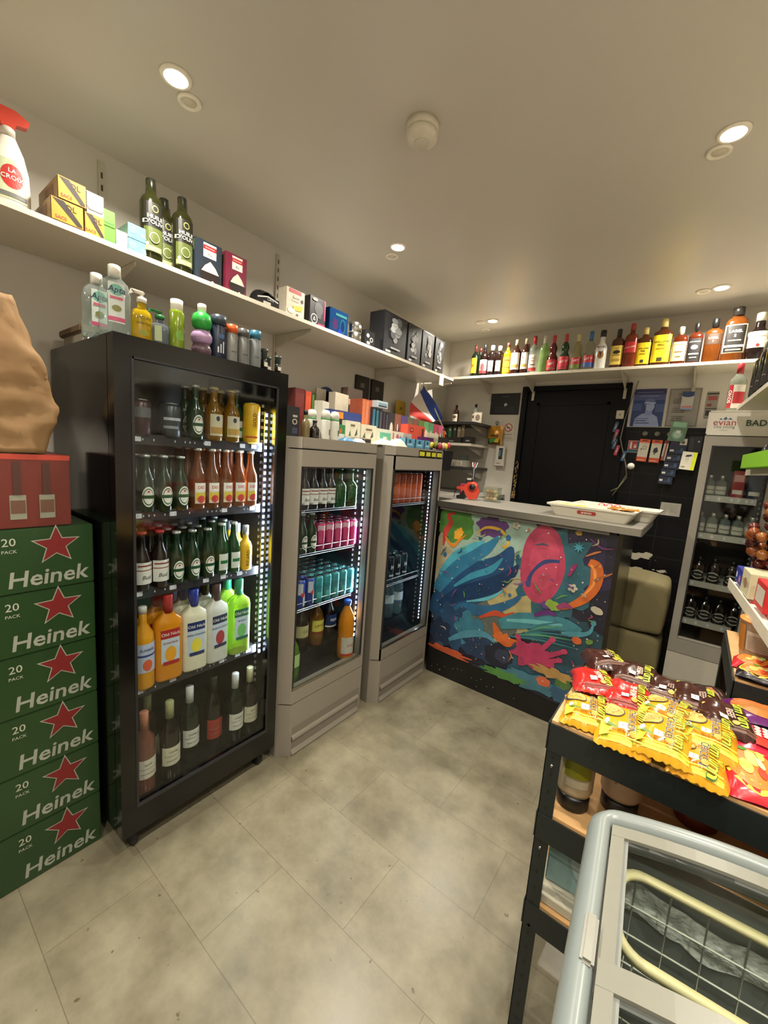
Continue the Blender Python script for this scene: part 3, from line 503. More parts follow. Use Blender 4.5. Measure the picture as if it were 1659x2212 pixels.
# narrow cooler
q3 = 'narrow white cooler\'s '
row('mini_clear', 'small_flask', [.055, .11], 1.393, 'small clear flask', q3+'top shelf', 'flasks in the narrow cooler', xf=3.20, side='B', rz=0)
row('mini_clear', 'small_flask', [.04, .10, .16, .22, .28], 1.163, 'small clear flask', q3+'second shelf', 'flasks in the narrow cooler', xf=3.19, side='B', rz=0, rows=2)
row('mini_dark', 'small_flask', [.075, .15, .235], .863, 'small dark flask', q3+'third shelf', 'flasks in the narrow cooler', xf=3.19, side='B', rz=0)
row('mini_dark', 'small_flask', [.07, .14, .21, .28], .618, 'small dark flask', q3+'fourth shelf', 'flasks in the narrow cooler', xf=3.2, side='B', rz=0)
def carton(name, label, cat, wd, dp, h, col, spec, loc, rz, group=None, side=None, ch=.0015, rx=0, ry=0, rough=.45):
    """a printed box; origin at the middle of its base, printed face on local -Y"""
    c = P(col, rough) if isinstance(col, str) else col
    mb = MB().box(-wd/2, wd/2, -dp/2, dp/2, 0, h, c, ch)
    mb.decor(spec, lambda x, y, l: (x, -dp/2-.0004*l, h/2+y), wd, h)
    if side: mb.decor(side, lambda x, y, l: (-wd/2-.0004*l, -x, h/2+y), dp, h)
    o = mb.obj(name); o.location = loc; o.rotation_euler = (rx, ry, rz); tag(o, label, cat, group); return o
carton('drink_carton', 'red carton on the top shelf of the narrow white cooler', 'carton', .055, .06, .16, '8a2226', [('r', .1, .6, .9, .85, 'b9807a'), ('r', .1, .15, .9, .3, 'c9c2b4')], (.185, 3.2, 1.394), 0)
carton('drink_carton', 'dark blue carton on the top shelf of the narrow white cooler', 'carton', .06, .06, .15, '1b2440', [('r', .1, .15, .9, .3, 'c9c2b4')], (.26, 3.2, 1.394), 0)
# ---------------------------------------------------------------- spirits on the back shelf (x, height, radius, profile, glass, cap, label)
def lab(bg, fr, *x): return (*fr, [('r', 0, 0, 1, 1, bg)]+list(x))
ZB = 2.213; YB = 3.36
Lz = (.12, .55, 1.0)
SP = [
 (-1.672, .262, .034, 'spirit', DGR, '6a2c26', lab('d9b21c', (.12, .60, 1.0), ('t', 'J&B', .5, .5, .030, '8a2020', .03)), {}, 'green whisky bottle with yellow label', .79),
 (-1.628, .236, .030, 'wine', DGR, '5a2a26', None, {}, 'plain green bottle behind the yellow-labelled one', .86),
 (-1.590, .262, .036, 'spirit', DRK, '2a2a2a', lab('c8c2bc', (.10, .52, 1.0), ('e', .5, .45, .25, .3, '8a3a3a'), ('r', 0, 0, 1, .2, 'a82c34')), {}, 'black bottle with grey and red label', .84),
 (-1.520, .248, .034, 'tall', DRK, 'b5b5b2', lab('d5d3cd', (.15, .50, .6), ('e', .5, .6, .2, .25, '5a5a5a')), {}, 'black bottle with tall white label, nearer the corner', .84),
 (-1.455, .238, .034, 'tall', DRK, 'b5b5b2', lab('d5d3cd', (.15, .50, .6), ('e', .5, .6, .2, .25, '5a5a5a')), {}, 'black bottle with tall white label, beside the yellow one', .84),
 (-1.385, .255, .034, 'spirit', YEL, '7a3a30', lab('e0ac28', (.08, .56, 1.1), ('r', .1, .3, .9, .34, '6a3a1a'), ('r', .2, .75, .8, .82, '6a3a1a')), {}, 'clear bottle with broad orange label', .88),
 (-1.315, .272, .040, 'spirit', GL('5a2410', .7, .05, '33130a'), 'a89a7a', lab('dcd5c8', (.14, .62, 1.0), ('p', [(.4, .6), (.5, .9), (.6, .6)], '3a2c22'), ('r', .1, .12, .9, .3, 'b58a4a')), {}, 'brown rum bottle with sailing ship label', .85),
 (-1.250, .25, .034, 'spirit', GL('5a2410', .7, .05, '33130a'), '7a3a34', None, dict(y=.07), 'brown bottle with red cap standing behind', .85),
 (-1.238, .275, .036, 'spirit', GL('5a2410', .7, .05, '33130a'), 'a89a7a', lab('dcd5c8', (.14, .60, .8), ('p', [(.2, .6), (.3, .9), (.4, .6)], '3a2c22'), ('r', .1, .12, .9, .3, 'b58a4a')), {}, 'slimmer brown rum bottle with ship label', .85),
 (-1.172, .285, .038, 'spirit', CLR, 'a8262c', lab('ddd6c6', (.06, .50, .9), ('r', 0, 0, 1, .22, 'b0383a'), ('t', 'SAINT', .5, .78, .014, 'a03030', .01), ('t', 'JAMES', .5, .62, .014, 'a03030', .01), ('r', .2, .35, .8, .42, '6a5a4a')), {}, 'clear rum bottle with cream and red label', .78),
 (-1.092, .28, .036, 'wine', GL('c9e6a8', .25, .04, 'b0cc8a'), 'c9c2b2', None, {}, 'pale green unlabelled bottle', .80),
 (-1.025, .275, .040, 'hour', GL('8a1420', .75, .05, '5c0c16'), 'b8323a', lab('b02a34', (.06, .34, 1.1), ('t', 'GET', .5, .6, .024, 'e8e2d8', .02, 8), ('r', .1, .1, .9, .2, '6a6a4a')), {}, 'red hourglass-shaped liqueur bottle', .80),
 (-.938, .275, .040, 'hour', GL('0e6a30', .75, .05, '083c1a'), 'b8323a', lab('c0303a', (.06, .40, 1.1), ('t', 'GET 27', .5, .6, .020, 'eee8de', .02, 8), ('r', .1, .05, .9, .25, '9a2a34')), {}, 'green hourglass-shaped liqueur bottle', .80),
 (-.850, .262, .040, 'hour', GL('e6e2c0', .12, .04, 'c9c49a'), 'c9c08a', lab('b02a34', (.08, .36, 1.1), ('t', 'GET', .5, .7, .020, 'eee8de', .02, 8), ('r', .0, .0, 1, .35, '6a7a34')), {}, 'clear hourglass bottle with red and green label', .82),
 (-.765, .275, .040, 'hour', GL('e6e6dc', .1, .04, 'c9c9b8'), '2f6aa8', lab('b82c36', (.08, .38, 1.1), ('t', 'GET 31', .5, .7, .020, 'eee8de', .02, 8), ('r', .0, .0, 1, .38, '3a5aa0')), {}, 'clear hourglass bottle with blue cap', .78),
 (-.688, .272, .041, 'bell', P('dcdad2', .2), '1a1614', (.15, .62, .9, [('t', 'MALIBU', .5, .88, .017, '2c1c14', .02), ('e', .5, .45, .28, .2, '9a6a34'), ('t', 'Y', .5, .5, .05, '2c1c14', .02)]), {}, 'white bottle with black cap and palm emblem', .84),
 (-.585, .268, .040, 'flask', AMB, '1c1a18', lab('dcc05a', (.10, .58, .85), ('t', 'OLD', .5, .85, .012, '2a2414', .03), ('e', .5, .66, .3, .1, '2a2414'), ('t', 'VIRGINIA', .5, .5, .011, '2a2414', .03), ('r', .15, .2, .85, .3, 'a88a3a')), dict(sq=.65, sy=.7), 'amber whisky bottle, pale yellow label, black cap', .82),
 (-.505, .295, .040, 'flask', GL('b5521d', .62, .05, '7a2c0c'), 'a8342c', lab('a8262c', (.34, .58, .95), ('t', 'RED LABEL', .5, .5, .013, 'e6c8a8', .01, 10)), dict(sq=.6, sy=.9), 'tall square amber bottle with slanted red label', .86),
 (-.425, .258, .044, 'flask', AMB, 'd8c47a', lab('e3c41e', (.08, .62, .85), ('t', 'WILLIAM', .5, .72, .014, '2c2412', .03), ('t', 'PEEL', .5, .6, .014, '2c2412', .03), ('r', .38, .05, .62, .2, '3a3420'), ('r', .3, .45, .7, .5, 'a07c1c')), dict(sq=.7, sy=.6), 'smaller amber flask with bright yellow label', .84),
 (-.325, .30, .056, 'flask', AMB, 'd8c47a', lab('e3c41e', (.08, .66, .85), ('t', 'WILLIAM', .5, .74, .019, '2c2412', .03), ('t', 'PEEL', .5, .62, .019, '2c2412', .03), ('r', .36, .03, .64, .17, '3a3420'), ('r', .28, .48, .72, .53, 'a07c1c')), dict(sq=.7, sy=.6), 'large amber flask with bright yellow label', .84),
 (-.225, .24, .040, 'flask', GL('8a3a12', .65, .05, '551f08'), 'e0d6b8', lab('dcc488', (.10, .60, .85), ('t', "JACK DANIEL'S", .5, .85, .008, '2c2014', .03), ('r', .2, .45, .8, .5, '6a4a24'), ('r', .3, .2, .7, .25, '6a4a24')), dict(sq=.55, sy=.8), 'square brown bottle with cream label', .80),
 (-.145, .252, .038, 'flask', GL('7a3010', .7, .05, '4a1a08'), '161514', lab('1c1a1a', (.06, .62, .9), ('t', "JACK DANIEL'S", .5, .86, .008, 'c9c5bc', .03), ('e', .5, .62, .24, .1, 'b5b0a6'), ('r', .15, .3, .85, .36, 'b5b0a6'), ('r', .25, .15, .75, .19, 'b5b0a6')), dict(sq=.55, sy=.8), 'square brown bottle with black label', .78),
 (-.055, .268, .046, 'flask', AMBL, '161514', lab('3a2412', (.42, .66, .85), ('t', 'LABEL', .5, .6, .017, 'e8e2d2', .03), ('t', '5', .5, .3, .015, 'e8e2d2', .03)), dict(sq=.7, sy=.6), 'medium amber bottle with dark lettered label', .80),
 (.048, .318, .056, 'tall', AMBL, '2a2622', lab('e6dcc0', (.16, .68, .85), ('r', .05, .28, .95, .97, '17130f'), ('t', 'LABEL', .5, .76, .022, 'e8e2d2', .03), ('t', '5', .5, .60, .022, 'e8e2d2', .03), ('r', .2, .42, .8, .46, 'b5a888'), ('r', .05, .03, .95, .2, '17130f'), ('r', .15, .09, .85, .13, 'b5a888')), dict(sq=.6, sy=.6), 'largest amber bottle with framed black label', .86),
 (.158, .272, .052, 'bell', DRK, 'e0d8c0', lab('dcd6c2', (.26, .60, .95), ('t', 'Ballantine', .5, .7, .014, '5a5a3a', .0, 0, .3), ('e', .5, .15, .08, .1, '8a2a2a')), dict(sq=.8, sy=.8), 'black rounded bottle with cream label and cap', .84),
]
for i, (x, h, r, pf, gl_, cap, lb, ex, desc, zc) in enumerate(SP):
    ex = dict(ex); dy = ex.pop('y', 0); t = empty('spirit_bottle', (x, YB+dy, ZB), radians(8) if x < -.6 else 0, desc+', on the back wall shelf', 'bottle', 'spirits on the back wall shelf')
    bottle_parts(t, h, r, pf, gl_, cap=P(cap, .35), z_cap=zc, label=lb, **ex)
# lemony note: bottle on the narrow cooler, small bottles in the corner
t = empty('spirit_bottle', (.10, 3.20, 1.891), 0, 'clear bottle with red cap and red lettered label, on the narrow cooler', 'bottle')
bottle_parts(t, .275, .042, 'spirit', CLR, cap=P('a8262c', .35), z_cap=.80, label=(.08, .56, 1.1, [('r', .05, 0, .95, 1, 'ddd5c8'), ('r', .35, .2, .95, .7, 'b8282e'), ('r', .05, 0, .3, 1, 'a82028'), ('t', 'SOHO', .17, .5, .026, 'f0ece4', .03, 90)]))
for x, h, c, capc, dd in ((-1.82, .16, GL('6a3410', .6, .05, '3c1c08'), '1a1816', 'small brown bottle with dark label'), (-1.63, .165, CLR, '1a1816', 'small clear bottle with pale label')):
    t = empty('spirit_bottle', (x, 3.38, 1.823), 0, dd+' on the topmost corner shelf', 'bottle', 'small bottles on the corner shelf')
    bottle_parts(t, h, .028, 'spirit', c, cap=P(capc, .4), z_cap=.86, label=(.1, .5, 1.0, [('r', 0, 0, 1, 1, 'cfc6b2'), ('e', .5, .6, .35, .2, '5a3a2a')]))
# ---------------------------------------------------------------- left wall shelf
XS = -1.74; ZS = 2.149; SH = 'on the left wall shelf'
t = empty('spray_bottle', (-1.79, .36, ZS), RZ, 'white trigger spray bottle with red head on the left wall shelf', 'spray bottle')
mb = MB().lathe([(.036, 0), (.045, .006), (.046, .06), (.044, .12), (.034, .17), (.02, .205), (.014, .22)], WHITE, 24, sx=1.05, sy=.62)
mb.obj('body', t)
MB().lathe([(.018, .215), (.018, .232), (.014, .236)], P('dcd8cc', .4), 16).obj('collar', t)
MB().prism([(-.052, .262), (-.045, .248), (-.018, .246), (-.016, .234), (.014, .234), (.02, .25), (.046, .256), (.052, .274), (.02, .288), (-.02, .286)], -.012, .012, P('c8402c', .35), 'y').prism([(-.034, .25), (-.028, .25), (-.044, .2), (-.050, .202)], -.005, .005, P('c8402c', .35), 'y').obj('trigger_head', t)
MB().decor([('r', 0, 0, 1, 1, 'c3cba8'), ('e', .5, .58, .38, .3, 'b8322c'), ('t', 'LA', .5, .72, .016, 'f0ece0', .02), ('t', 'CROIX', .5, .55, .017, 'f0ece0', .02), ('r', 0, .06, 1, .17, '6a6a66')], lambda x, y, l: (.0472*sin(x/.0472)*1.05, -.0293*cos(x/.0472)-.0004*l, .085+y), .07, .11, 10).obj('label', t)
og = [('r', .02, .02, .98, .98, 'e0922a'), ('p', [(.05, .95), (.4, .95), (.95, .15), (.95, .05), (.8, .05)], '2c2016'), ('t', 'DL', .62, .72, .022, '2c2016', .02), ('t', 'SACS', .3, .18, .013, 'c8403a', .02)]
oside = [('r', .35, .3, .8, .8, '6a4a2a')]
carton('bin_liner_box', 'orange box, lower left of the stacked orange boxes on the left shelf', 'box', .085, .20, .066, '8a6a3c', og, (-1.80, .478, ZS), RZ, 'stacked orange boxes', oside)
carton('bin_liner_box', 'orange box, upper left of the stacked orange boxes on the left shelf', 'box', .075, .20, .066, '8a6a3c', og, (-1.80, .492, ZS+.068), RZ, 'stacked orange boxes', oside)
carton('bin_liner_box', 'orange box under the grey box on the left shelf', 'box', .056, .18, .066, '8a6a3c', og, (-1.80, .555, ZS), RZ, 'stacked orange boxes', oside)
fold = lambda c1, c2: [('r', .02, .02, .98, .98, c1), ('p', [(.03, .35), (.15, .22), (.85, .22), (.97, .35), (.97, .31), (.87, .17), (.13, .17), (.03, .31)], c2)]
carton('glove_box', 'small grey box with a folded flap, on top of an orange box', 'box', .050, .16, .068, '8a8a86', fold('9a9a98', '3c3c3a'), (-1.80, .561, ZS+.068), RZ)
carton('sponge_box', 'lower of two bright green boxes on the left shelf', 'box', .038, .14, .056, '4aa02a', fold('58b830', '2a6a1a'), (-1.80, .605, ZS), RZ, 'green boxes')
carton('sponge_box', 'upper of two bright green boxes on the left shelf', 'box', .038, .14, .052, '4aa02a', fold('58b830', '2a6a1a'), (-1.80, .604, ZS+.057), RZ, 'green boxes')
carton('tissue_box', 'small cream box between green and light blue boxes on the left shelf', 'box', .036, .12, .060, 'c9c3ae', [('e', .6, .5, .25, .3, 'bab49e')], (-1.79, .644, ZS), RZ)
bl = [('r', .02, .03, .98, .97, '62aed2'), ('r', .08, .7, .4, .76, 'c9e2ee'), ('r', .08, .55, .5, .6, 'c9e2ee'), ('r', .08, .4, .42, .44, 'c9e2ee'), ('t', '1L', .85, .4, .018, 'eaf2f4', .02)]
for k in range(2): carton('freezer_bag_box', ('lower', 'upper')[k]+' of two light blue boxes beside the olive oil', 'box', .060, .11, .050, '9ab8c4', bl+([('r', .6, .0, .98, .22, 'e6e4dc')] if k == 0 else []), (-1.785, .694, ZS+.0505*k), RZ, 'light blue boxes')
oil_l = (.10, .70, .85, [('r', 0, .5, 1, 1, '1c1c14'), ('r', 0, 0, 1, .5, '55602a'), ('e', .5, .88, .17, .07, 'a8a45a'), ('e', .5, .88, .13, .05, '1c1c14'), ('t', 'HUILE', .5, .705, .019, 'e6e4d4', .02), ('t', "D'OLIVE", .5, .60, .019, 'e6e4d4', .02), ('e', .45, .30, .26, .11, 'b8bc8a'), ('e', .45, .30, .22, .09, '55602a'), ('r', 0, .02, .8, .12, 'c3ba7a'), ('e', .1, .15, .06, .04, 'e0dcc0')])
oil = K(.285, .036, 'tall', OLV, cap=P('15150f', .35), z_cap=.80, rcap=.017, label=oil_l, sq=.75, sy=.95)
for y, x, nm in ((.752, -1.755, 'front left of the four'), (.838, -1.84, 'behind, second of the four'), (.872, -1.90, 'rearmost of the four'), (.873, -1.765, 'front right of the four')):
    place('olive_oil_bottle', 'oil', oil, (x, y, ZS), RZ, 'dark olive oil bottle, '+nm+', on the left wall shelf', 'bottle', 'olive oil bottles')
rice = lambda c: [('r', .02, .02, .98, .98, c), ('r', .3, .62, .78, .95, 'e6e2da'), ('r', .3, .8, .78, .9, 'b8262c'), ('t', 'Rochambeau', .54, .85, .008, 'f0ece4', .0), ('t', 'Riz', .54, .7, .014, '6a5a4a', 0), ('e', .55, .22, .38, .2, '241c1a'), ('p', [(.22, .28), (.35, .42), (.55, .54), (.75, .42), (.88, .28)], 'd8cfc0'), ('r', .6, .04, .68, .1, 'e6e2da')]
carton('rice_box', 'dark blue and black rice box beside the olive oil bottles', 'box', .118, .05, .165, '22303a', rice('26303c'), (-1.765, .972, ZS), RZ, 'rice boxes', [('r', .1, .7, .9, .95, '5a6a3a')])
carton('rice_box', 'maroon rice box on the left wall shelf', 'box', .105, .05, .165, '6a1c34', rice('741c38'), (-1.765, 1.10, ZS), RZ, 'rice boxes', [('r', .1, .7, .9, .95, '4a2a20')])
mb = MB().grid(lambda u, v: (-.07+.14*u+.006*sin(9*v), -.045+.09*v, .002+.075*(1-abs(2*u-1)**3)*(.75+.25*sin(pi*v))+.004*sin(17*u+9*v)), 16, 10, P('1a1a1c', .25, bump=.3)).box(-.06, .06, -.04, .04, 0, .01, P('1a1a1c')).box(-.065, .065, -.046, -.043, .0, .045, P('1a1a1c', .25))
mb.decor([('p', [(.05, .55), (.5, .8), (.95, .6), (.95, .5), (.5, .7), (.05, .45)], 'c9c9c6'), ('r', .3, .12, .62, .35, 'c3bfae'), ('t', 'CAFÉ', .6, .55, .016, 'b5b5b0', .01)], lambda x, y, l: (x, -.0465-.0004*l, .03+y), .13, .06)
o = mb.obj('coffee_bag'); o.location = (-1.775, 1.262, ZS); o.rotation_euler.z = RZ; tag(o, 'low black foil bag with a silver stripe, on the left wall shelf', 'bag')
carton('sugar_box', 'cream sugar box with red band on the left wall shelf', 'box', .118, .06, .135, 'cfc6b2', [('r', .12, .84, .8, .98, 'b0282c'), ('t', 'Sucre', .5, .7, .02, '6a4a34', 0, 0, .3), ('t', 'en poudre', .45, .58, .012, '6a4a34', 0, 0, .3), ('e', .85, .66, .07, .07, '2c2420'), ('p', [(.35, .4), (.9, .5), (.85, .3), (.4, .25)], 'c9b83a'), ('e', .28, .22, .2, .1, 'e6e0d2'), ('e', .6, .12, .06, .05, '6a4030')], (-1.765, 1.432, ZS), RZ)
carton('hookah_box', 'black box with pink edge and grey disc picture, on the left shelf', 'box', .115, .09, .148, '17171b', [('r', .02, .02, .98, .98, '1c1c20'), ('r', .55, .02, .98, .15, 'a82a5a'), ('r', .9, .3, .98, .98, 'a82a5a'), ('e', .55, .62, .26, .22, '4a4a4e'), ('r', .4, .3, .7, .6, '4a4a4e'), ('e', .28, .25, .2, .17, 'dcdcdc'), ('e', .28, .25, .17, .14, '141416'), ('p', [(.2, .2), (.28, .33), (.36, .2)], 'dcdcdc'), ('p', [(.235, .22), (.28, .29), (.325, .22)], '141416'), ('e', .3, .9, .16, .05, 'b0a08a')], (-1.785, 1.588, ZS), RZ)
carton('shiny_box', 'blue holographic foil box on the left wall shelf', 'box', .15, .08, .135, P('2c5a9a', .18, .7), [('r', .02, .02, .98, .98, P('2a5fa8', .15, .8)), ('e', .3, .4, .14, .22, P('5a3a6a', .2, .6)), ('e', .7, .4, .16, .3, P('3a8ab0', .15, .8)), ('e', .7, .4, .1, .22, P('243c7a', .2, .7)), ('p', [(.4, .05), (.55, .35), (.65, .1)], P('3a50e0', .15, .7)), ('r', .3, .75, .9, .85, P('6ac0c8', .15, .8))], (-1.78, 1.752, ZS), RZ, rough=.2)
t = empty('metal_tin', (-1.775, 1.92, ZS), RZ, 'round silver two-part grinder tin on the left wall shelf', 'tin')
MB().lathe([(.042, 0), (.044, .003), (.044, .055), (.042, .058)], STEEL, 28).obj('body', t)
MB().lathe([(.042, .058), (.0455, .061), (.0455, .110), (.042, .118), (.03, .12)], P('c3c3c0', .22, 1), 28).box(-.008, .008, -.0475, -.045, .085, .1, WHITE).obj('lid', t)
carton('small_box', 'small black box with white circles, on the left shelf', 'box', .095, .06, .10, '19191b', [('e', .3, .7, .14, .12, 'c9c9c6'), ('e', .65, .5, .16, .14, 'b5b5b2'), ('e', .65, .5, .1, .09, '19191b'), ('r', .2, .2, .5, .35, 'd5d5d0')], (-1.775, 2.035, ZS), RZ)
def vasebox(i, y, w_, nm):
    rn = random.Random(i); sp = [('r', .03, .03, .97, .97, '24252a')]+[('e', .5+.3*(rn.random()-.5), .35+.5*rn.random(), .05+.1*rn.random(), .03+.08*rn.random(), ('8a8d90', '5a5d62', 'b9bbbc')[k % 3]) for k in range(16)]
    sp += [('r', .3, .16, .7, .2, 'a8aaac'), ('r', .1, .05, .3, .1, 'c9c9c6')]
    carton('glassware_box', 'black box printed with silver glassware, '+nm+', end of the left shelf', 'box', w_, .12, .262, '1b1c20', sp, (-1.79, y, ZS), RZ, 'glassware boxes', rough=.2)
for i, (y, w_, nm) in enumerate(((2.275, .26, 'widest'), (2.505, .17, 'second')   , (2.685, .165, 'third'), (2.855, .14, 'fourth, nearest the corner'))): vasebox(i, y, w_, nm)
# ---------------------------------------------------------------- on top of the black cooler
ZT = 1.8005; TP = 'on top of the black cooler'
cl = GL('dfe8e6', .18, .04, 'cfd8d4')
ap = (.16, .74, .62, [('r', .1, 0, .9, 1, 'c6cfc8'), ('e', .5, .82, .34, .14, '6aa896'), ('t', 'Apta', .5, .82, .024, '1d2a4a', .02, 0, .2), ('r', .2, .58, .8, .65, 'c05a72'), ('e', .5, .36, .22, .08, '7a7a3a'), ('r', .1, .04, .9, .14, 'c04a72')])
apk = K(.195, .044, 'soap', cl, cap=WHITE, z_cap=.86, rcap=.016, label=ap, sx=1, sy=.55)
place('washing_up_bottle', 'apta', apk, (-1.60, .52, ZT), RZ, 'clear washing-up liquid bottle standing behind its twin '+TP, 'bottle', 'washing-up bottles')
place('washing_up_bottle', 'apta', apk, (-1.47, .525, ZT), RZ-.15, 'clear washing-up liquid bottle with pink stripes, in front '+TP, 'bottle', 'washing-up bottles')
def pump(root, c, lc, capc, h, spec):
    bottle_parts(root, h, .033, 'soap', c, label=(.12, .75, .75, spec), sx=1, sy=.62)
    MB().lathe([(.014, h*.98), (.014, h*1.1), (.006, h*1.12), (.005, h*1.2)], capc, 14).box(-.03, .008, -.007, .007, h*1.19, h*1.27, capc, .003).prism([(-.03, h*1.27), (-.036, h*1.13), (-.031, h*1.13), (-.022, h*1.2)], -.004, .004, capc, 'y').obj('pump', root)
t = empty('hand_soap_pump', (-1.47, .60, ZT), RZ, 'yellow hand soap pump bottle with white pump '+TP, 'soap bottle')
pump(t, GL('e0c62a', .6, .05, 'c9aa14'), 0, WHITE, .118, [('t', 'LACURA', .5, .72, .012, '4a4410', .01), ('t', 'HAND SOAP', .5, .5, .008, '4a4410', .02), ('e', .5, .12, .3, .12, '8a8a1c')])
t = empty('hand_soap_pump', (-1.47, .655, ZT), RZ, 'small clear hand soap bottle with green pump '+TP, 'soap bottle')
pump(t, GL('b9c3c9', .3, .05, '8a93a0'), 0, P('2a7a3c', .35), .085, [('r', 0, 0, .45, .9, 'a8b88a')])
t = empty('shampoo_bottle', (-1.46, .705, ZT), RZ, 'slim yellow-green bottle with white cap '+TP, 'bottle')
bottle_parts(t, .155, .024, 'tall', GL('aac23a', .6, .05, '8fa82a'), cap=WHITE, z_cap=.78, rcap=.019, label=(.1, .65, .9, [('p', [(0, 0), (.9, .2), (.3, 1)], 'd6dc5a'), ('e', .5, .3, .3, .2, '6a9a2a')]))
t = empty('shampoo_bottle', (-1.47, .798, ZT), RZ, 'green and lilac round-topped shampoo bottle with white cap '+TP, 'bottle')
MB().lathe([(.028, 0), (.032, .004), (.034, .02), (.028, .04)], P('5a4450', .35), 22).lathe([(.028, .04), (.034, .05), (.036, .066), (.028, .082), (.018, .086)], P('a88ab0', .35), 22).obj('body', t)
MB().lathe([(.018, .086), (.031, .096), (.035, .116), (.028, .138), (.013, .148)], P('2a9a3c', .3), 22).obj('top', t); MB().lathe([(.0145, .146), (.0145, .172), (.012, .174)], WHITE, 16).obj('cap', t)
def sham(nm, y, c, capc, h, desc, spec, r=.026):
    t = empty('shower_gel_bottle', (-1.47, y, ZT), RZ, desc+' '+TP, 'bottle', 'shower gels on the black cooler')
    bottle_parts(t, h, r, 'sham', P(c, .35), cap=P(capc, .35, .2), z_cap=.80, rcap=r*.93, label=(.08, .75, .8, spec), sy=.75)
sham('n', .862, '17243a', '3a4450', .152, 'navy shower gel bottle with stripes', [('r', .2, .1, .3, .3, 'c9ced6'), ('r', .4, .1, .5, .4, 'c9ced6'), ('r', .6, .1, .7, .5, 'c9ced6'), ('r', .3, .6, .7, .75, '3a5a8a')], .030)
sham('o', .917, '8a8a86', 'e0622a', .136, 'grey bottle with orange cap', [('r', .2, .3, .8, .35, '5a5a5a')], .0225)
sham('g', .966, '7a7c7a', '5a5c5a', .134, 'plain grey bottle', [('r', .2, .3, .8, .35, '4a4a4a')], .0225)
sham('b', 1.02, '7c8284', '3a7a96', .142, 'grey bottle with blue cap', [('r', .2, .3, .8, .35, '4a5a66')], .0235)
for y, x, h, nm in ((1.063, -1.47, .085, 'left of the three'), (1.095, -1.49, .062, 'lowest, middle of the three'), (1.132, -1.47, .072, 'right of the three')):
    t = empty('dropper_bottle', (x, y, ZT), RZ, 'tiny dark bottle, '+nm+', '+TP, 'bottle', 'small dark bottles')
    MB().lathe([(.013, 0), (.013, h*.5), (.010, h*.58)], P('1c1e1d', .3), 16).box(-.008, .008, -.0135, -.0125, h*.2, h*.4, WHITE).obj('body', t)
    MB().lathe([(.0115, h*.56), (.0115, h*.85), (.0155, h*.9), (.0155, h)], P('3a4440', .4), 16).obj('cap', t)
t = empty('foil_tray', (-1.86, .60, ZT), RZ, 'low wooden-edged box with a foil tray on top of the black cooler', 'tray')
MB().box(-.08, .12, -.10, .13, .045, .07, P('5c4a30', .6), .004).obj('box_lid', t); MB().box(-.07, .10, -.09, .11, .0, .045, P('8a8474', .6)).obj('box_base', t)
MB().grid(lambda u, v: (-.075+.18*u, -.19+.09*v, .004+.03*abs(sin(14*u))*abs(cos(9*v+3*u))+.006), 20, 10, P('c9cac6', .2, 1), False).obj('foil', t)
# ---------------------------------------------------------------- goods on the two grey coolers
ZG = 1.5505; GC = 'on the grey coolers'
def gx(x, y0, y1, zt):            # measured on the plane x=-1.5, carried back to the real distance
    k = x/-1.5; return y0*k, y1*k, 1.5+(zt-1.5)*k
def clut(name, label, cat, x, y0, y1, zt, dp, col, spec, zb=ZG, group=None, rot=0):
    a, b, z = gx(x, y0, y1, zt); return carton(name, label, cat, b-a-.002, dp, z-zb, col, spec, (x-dp/2, (a+b)/2, zb), RZ+rot, group)
hl = lambda *c: [('r', k/len(c)+.02, .03, (k+1)/len(c)-.02, .97, cc) for k, cc in enumerate(c)]
clut('binder', 'dark red folder, leftmost at the back of the first grey cooler', 'folder', -1.86, 1.255, 1.315, 1.77, .12, '5c2422', [('r', .1, .1, .9, .9, '6a2a26')])
clut('binder', 'orange-red folder beside the dark red one on the grey cooler', 'folder', -1.86, 1.318, 1.356, 1.765, .12, 'b8452c', [('r', .1, .1, .9, .9, 'c24e30')])
clut('binder', 'green folder beside the orange-red one on the grey cooler', 'folder', -1.86, 1.358, 1.376, 1.755, .12, '4a6a2c', [])
clut('spray_can_box', 'tall black printed box at the left end of the first grey cooler', 'box', -1.50, 1.212, 1.29, 1.685, .07, '1c1d24', [('r', .45, .1, .85, .3, '3c4254'), ('e', .62, .5, .2, .1, 'b5ae9a'), ('e', .62, .5, .12, .06, '1c1d24'), ('r', .45, .65, .8, .72, 'b5ae9a')])
t = empty('oil_bottle', (-1.50, 1.325, ZG), RZ, 'small pale bottle with black cap beside the tall black box', 'bottle'); bottle_parts(t, .125, .022, 'bell', GL('a89a6a', .6, .05, '8a7c50'), cap=BKC, z_cap=.84)
t = empty('drink_bottle', (-1.49, 1.375, ZG), RZ, 'small dark glass bottle in front of the white lotion tubes', 'bottle'); bottle_parts(t, .085, .024, 'bell', DRK, cap=BKC, z_cap=.9)
deo = lambda root: (MB().lathe([(.026, 0), (.028, .004), (.027, .09), (.026, .094)], P('cfd0c6', .35), 20, sy=.7).decor([('r', .7, .15, .85, .5, '5a5f5c')], lambda x, y, l: (x, -.0200-.0004*l, .05+y), .04, .08).obj('body', root), MB().lathe([(.0265, .094), (.0265, .102)], P('4a8a4a', .4), 20, sy=.7).obj('ring', root), MB().lathe([(.026, .102), (.0255, .125), (.019, .138), (1e-5, .142)], P('dcdcd2', .35), 20, sy=.7).obj('cap', root))
for y, nm, x in ((1.40, 'leftmost, half hidden', -1.54), (1.43, 'middle', -1.475), (1.492, 'rightmost', -1.475)):
    place('lotion_tube', 'deo', deo, (x, y, ZG), RZ, 'white tube with green ring and domed cap, '+nm+', on the first grey cooler', 'tube', 'white lotion tubes')
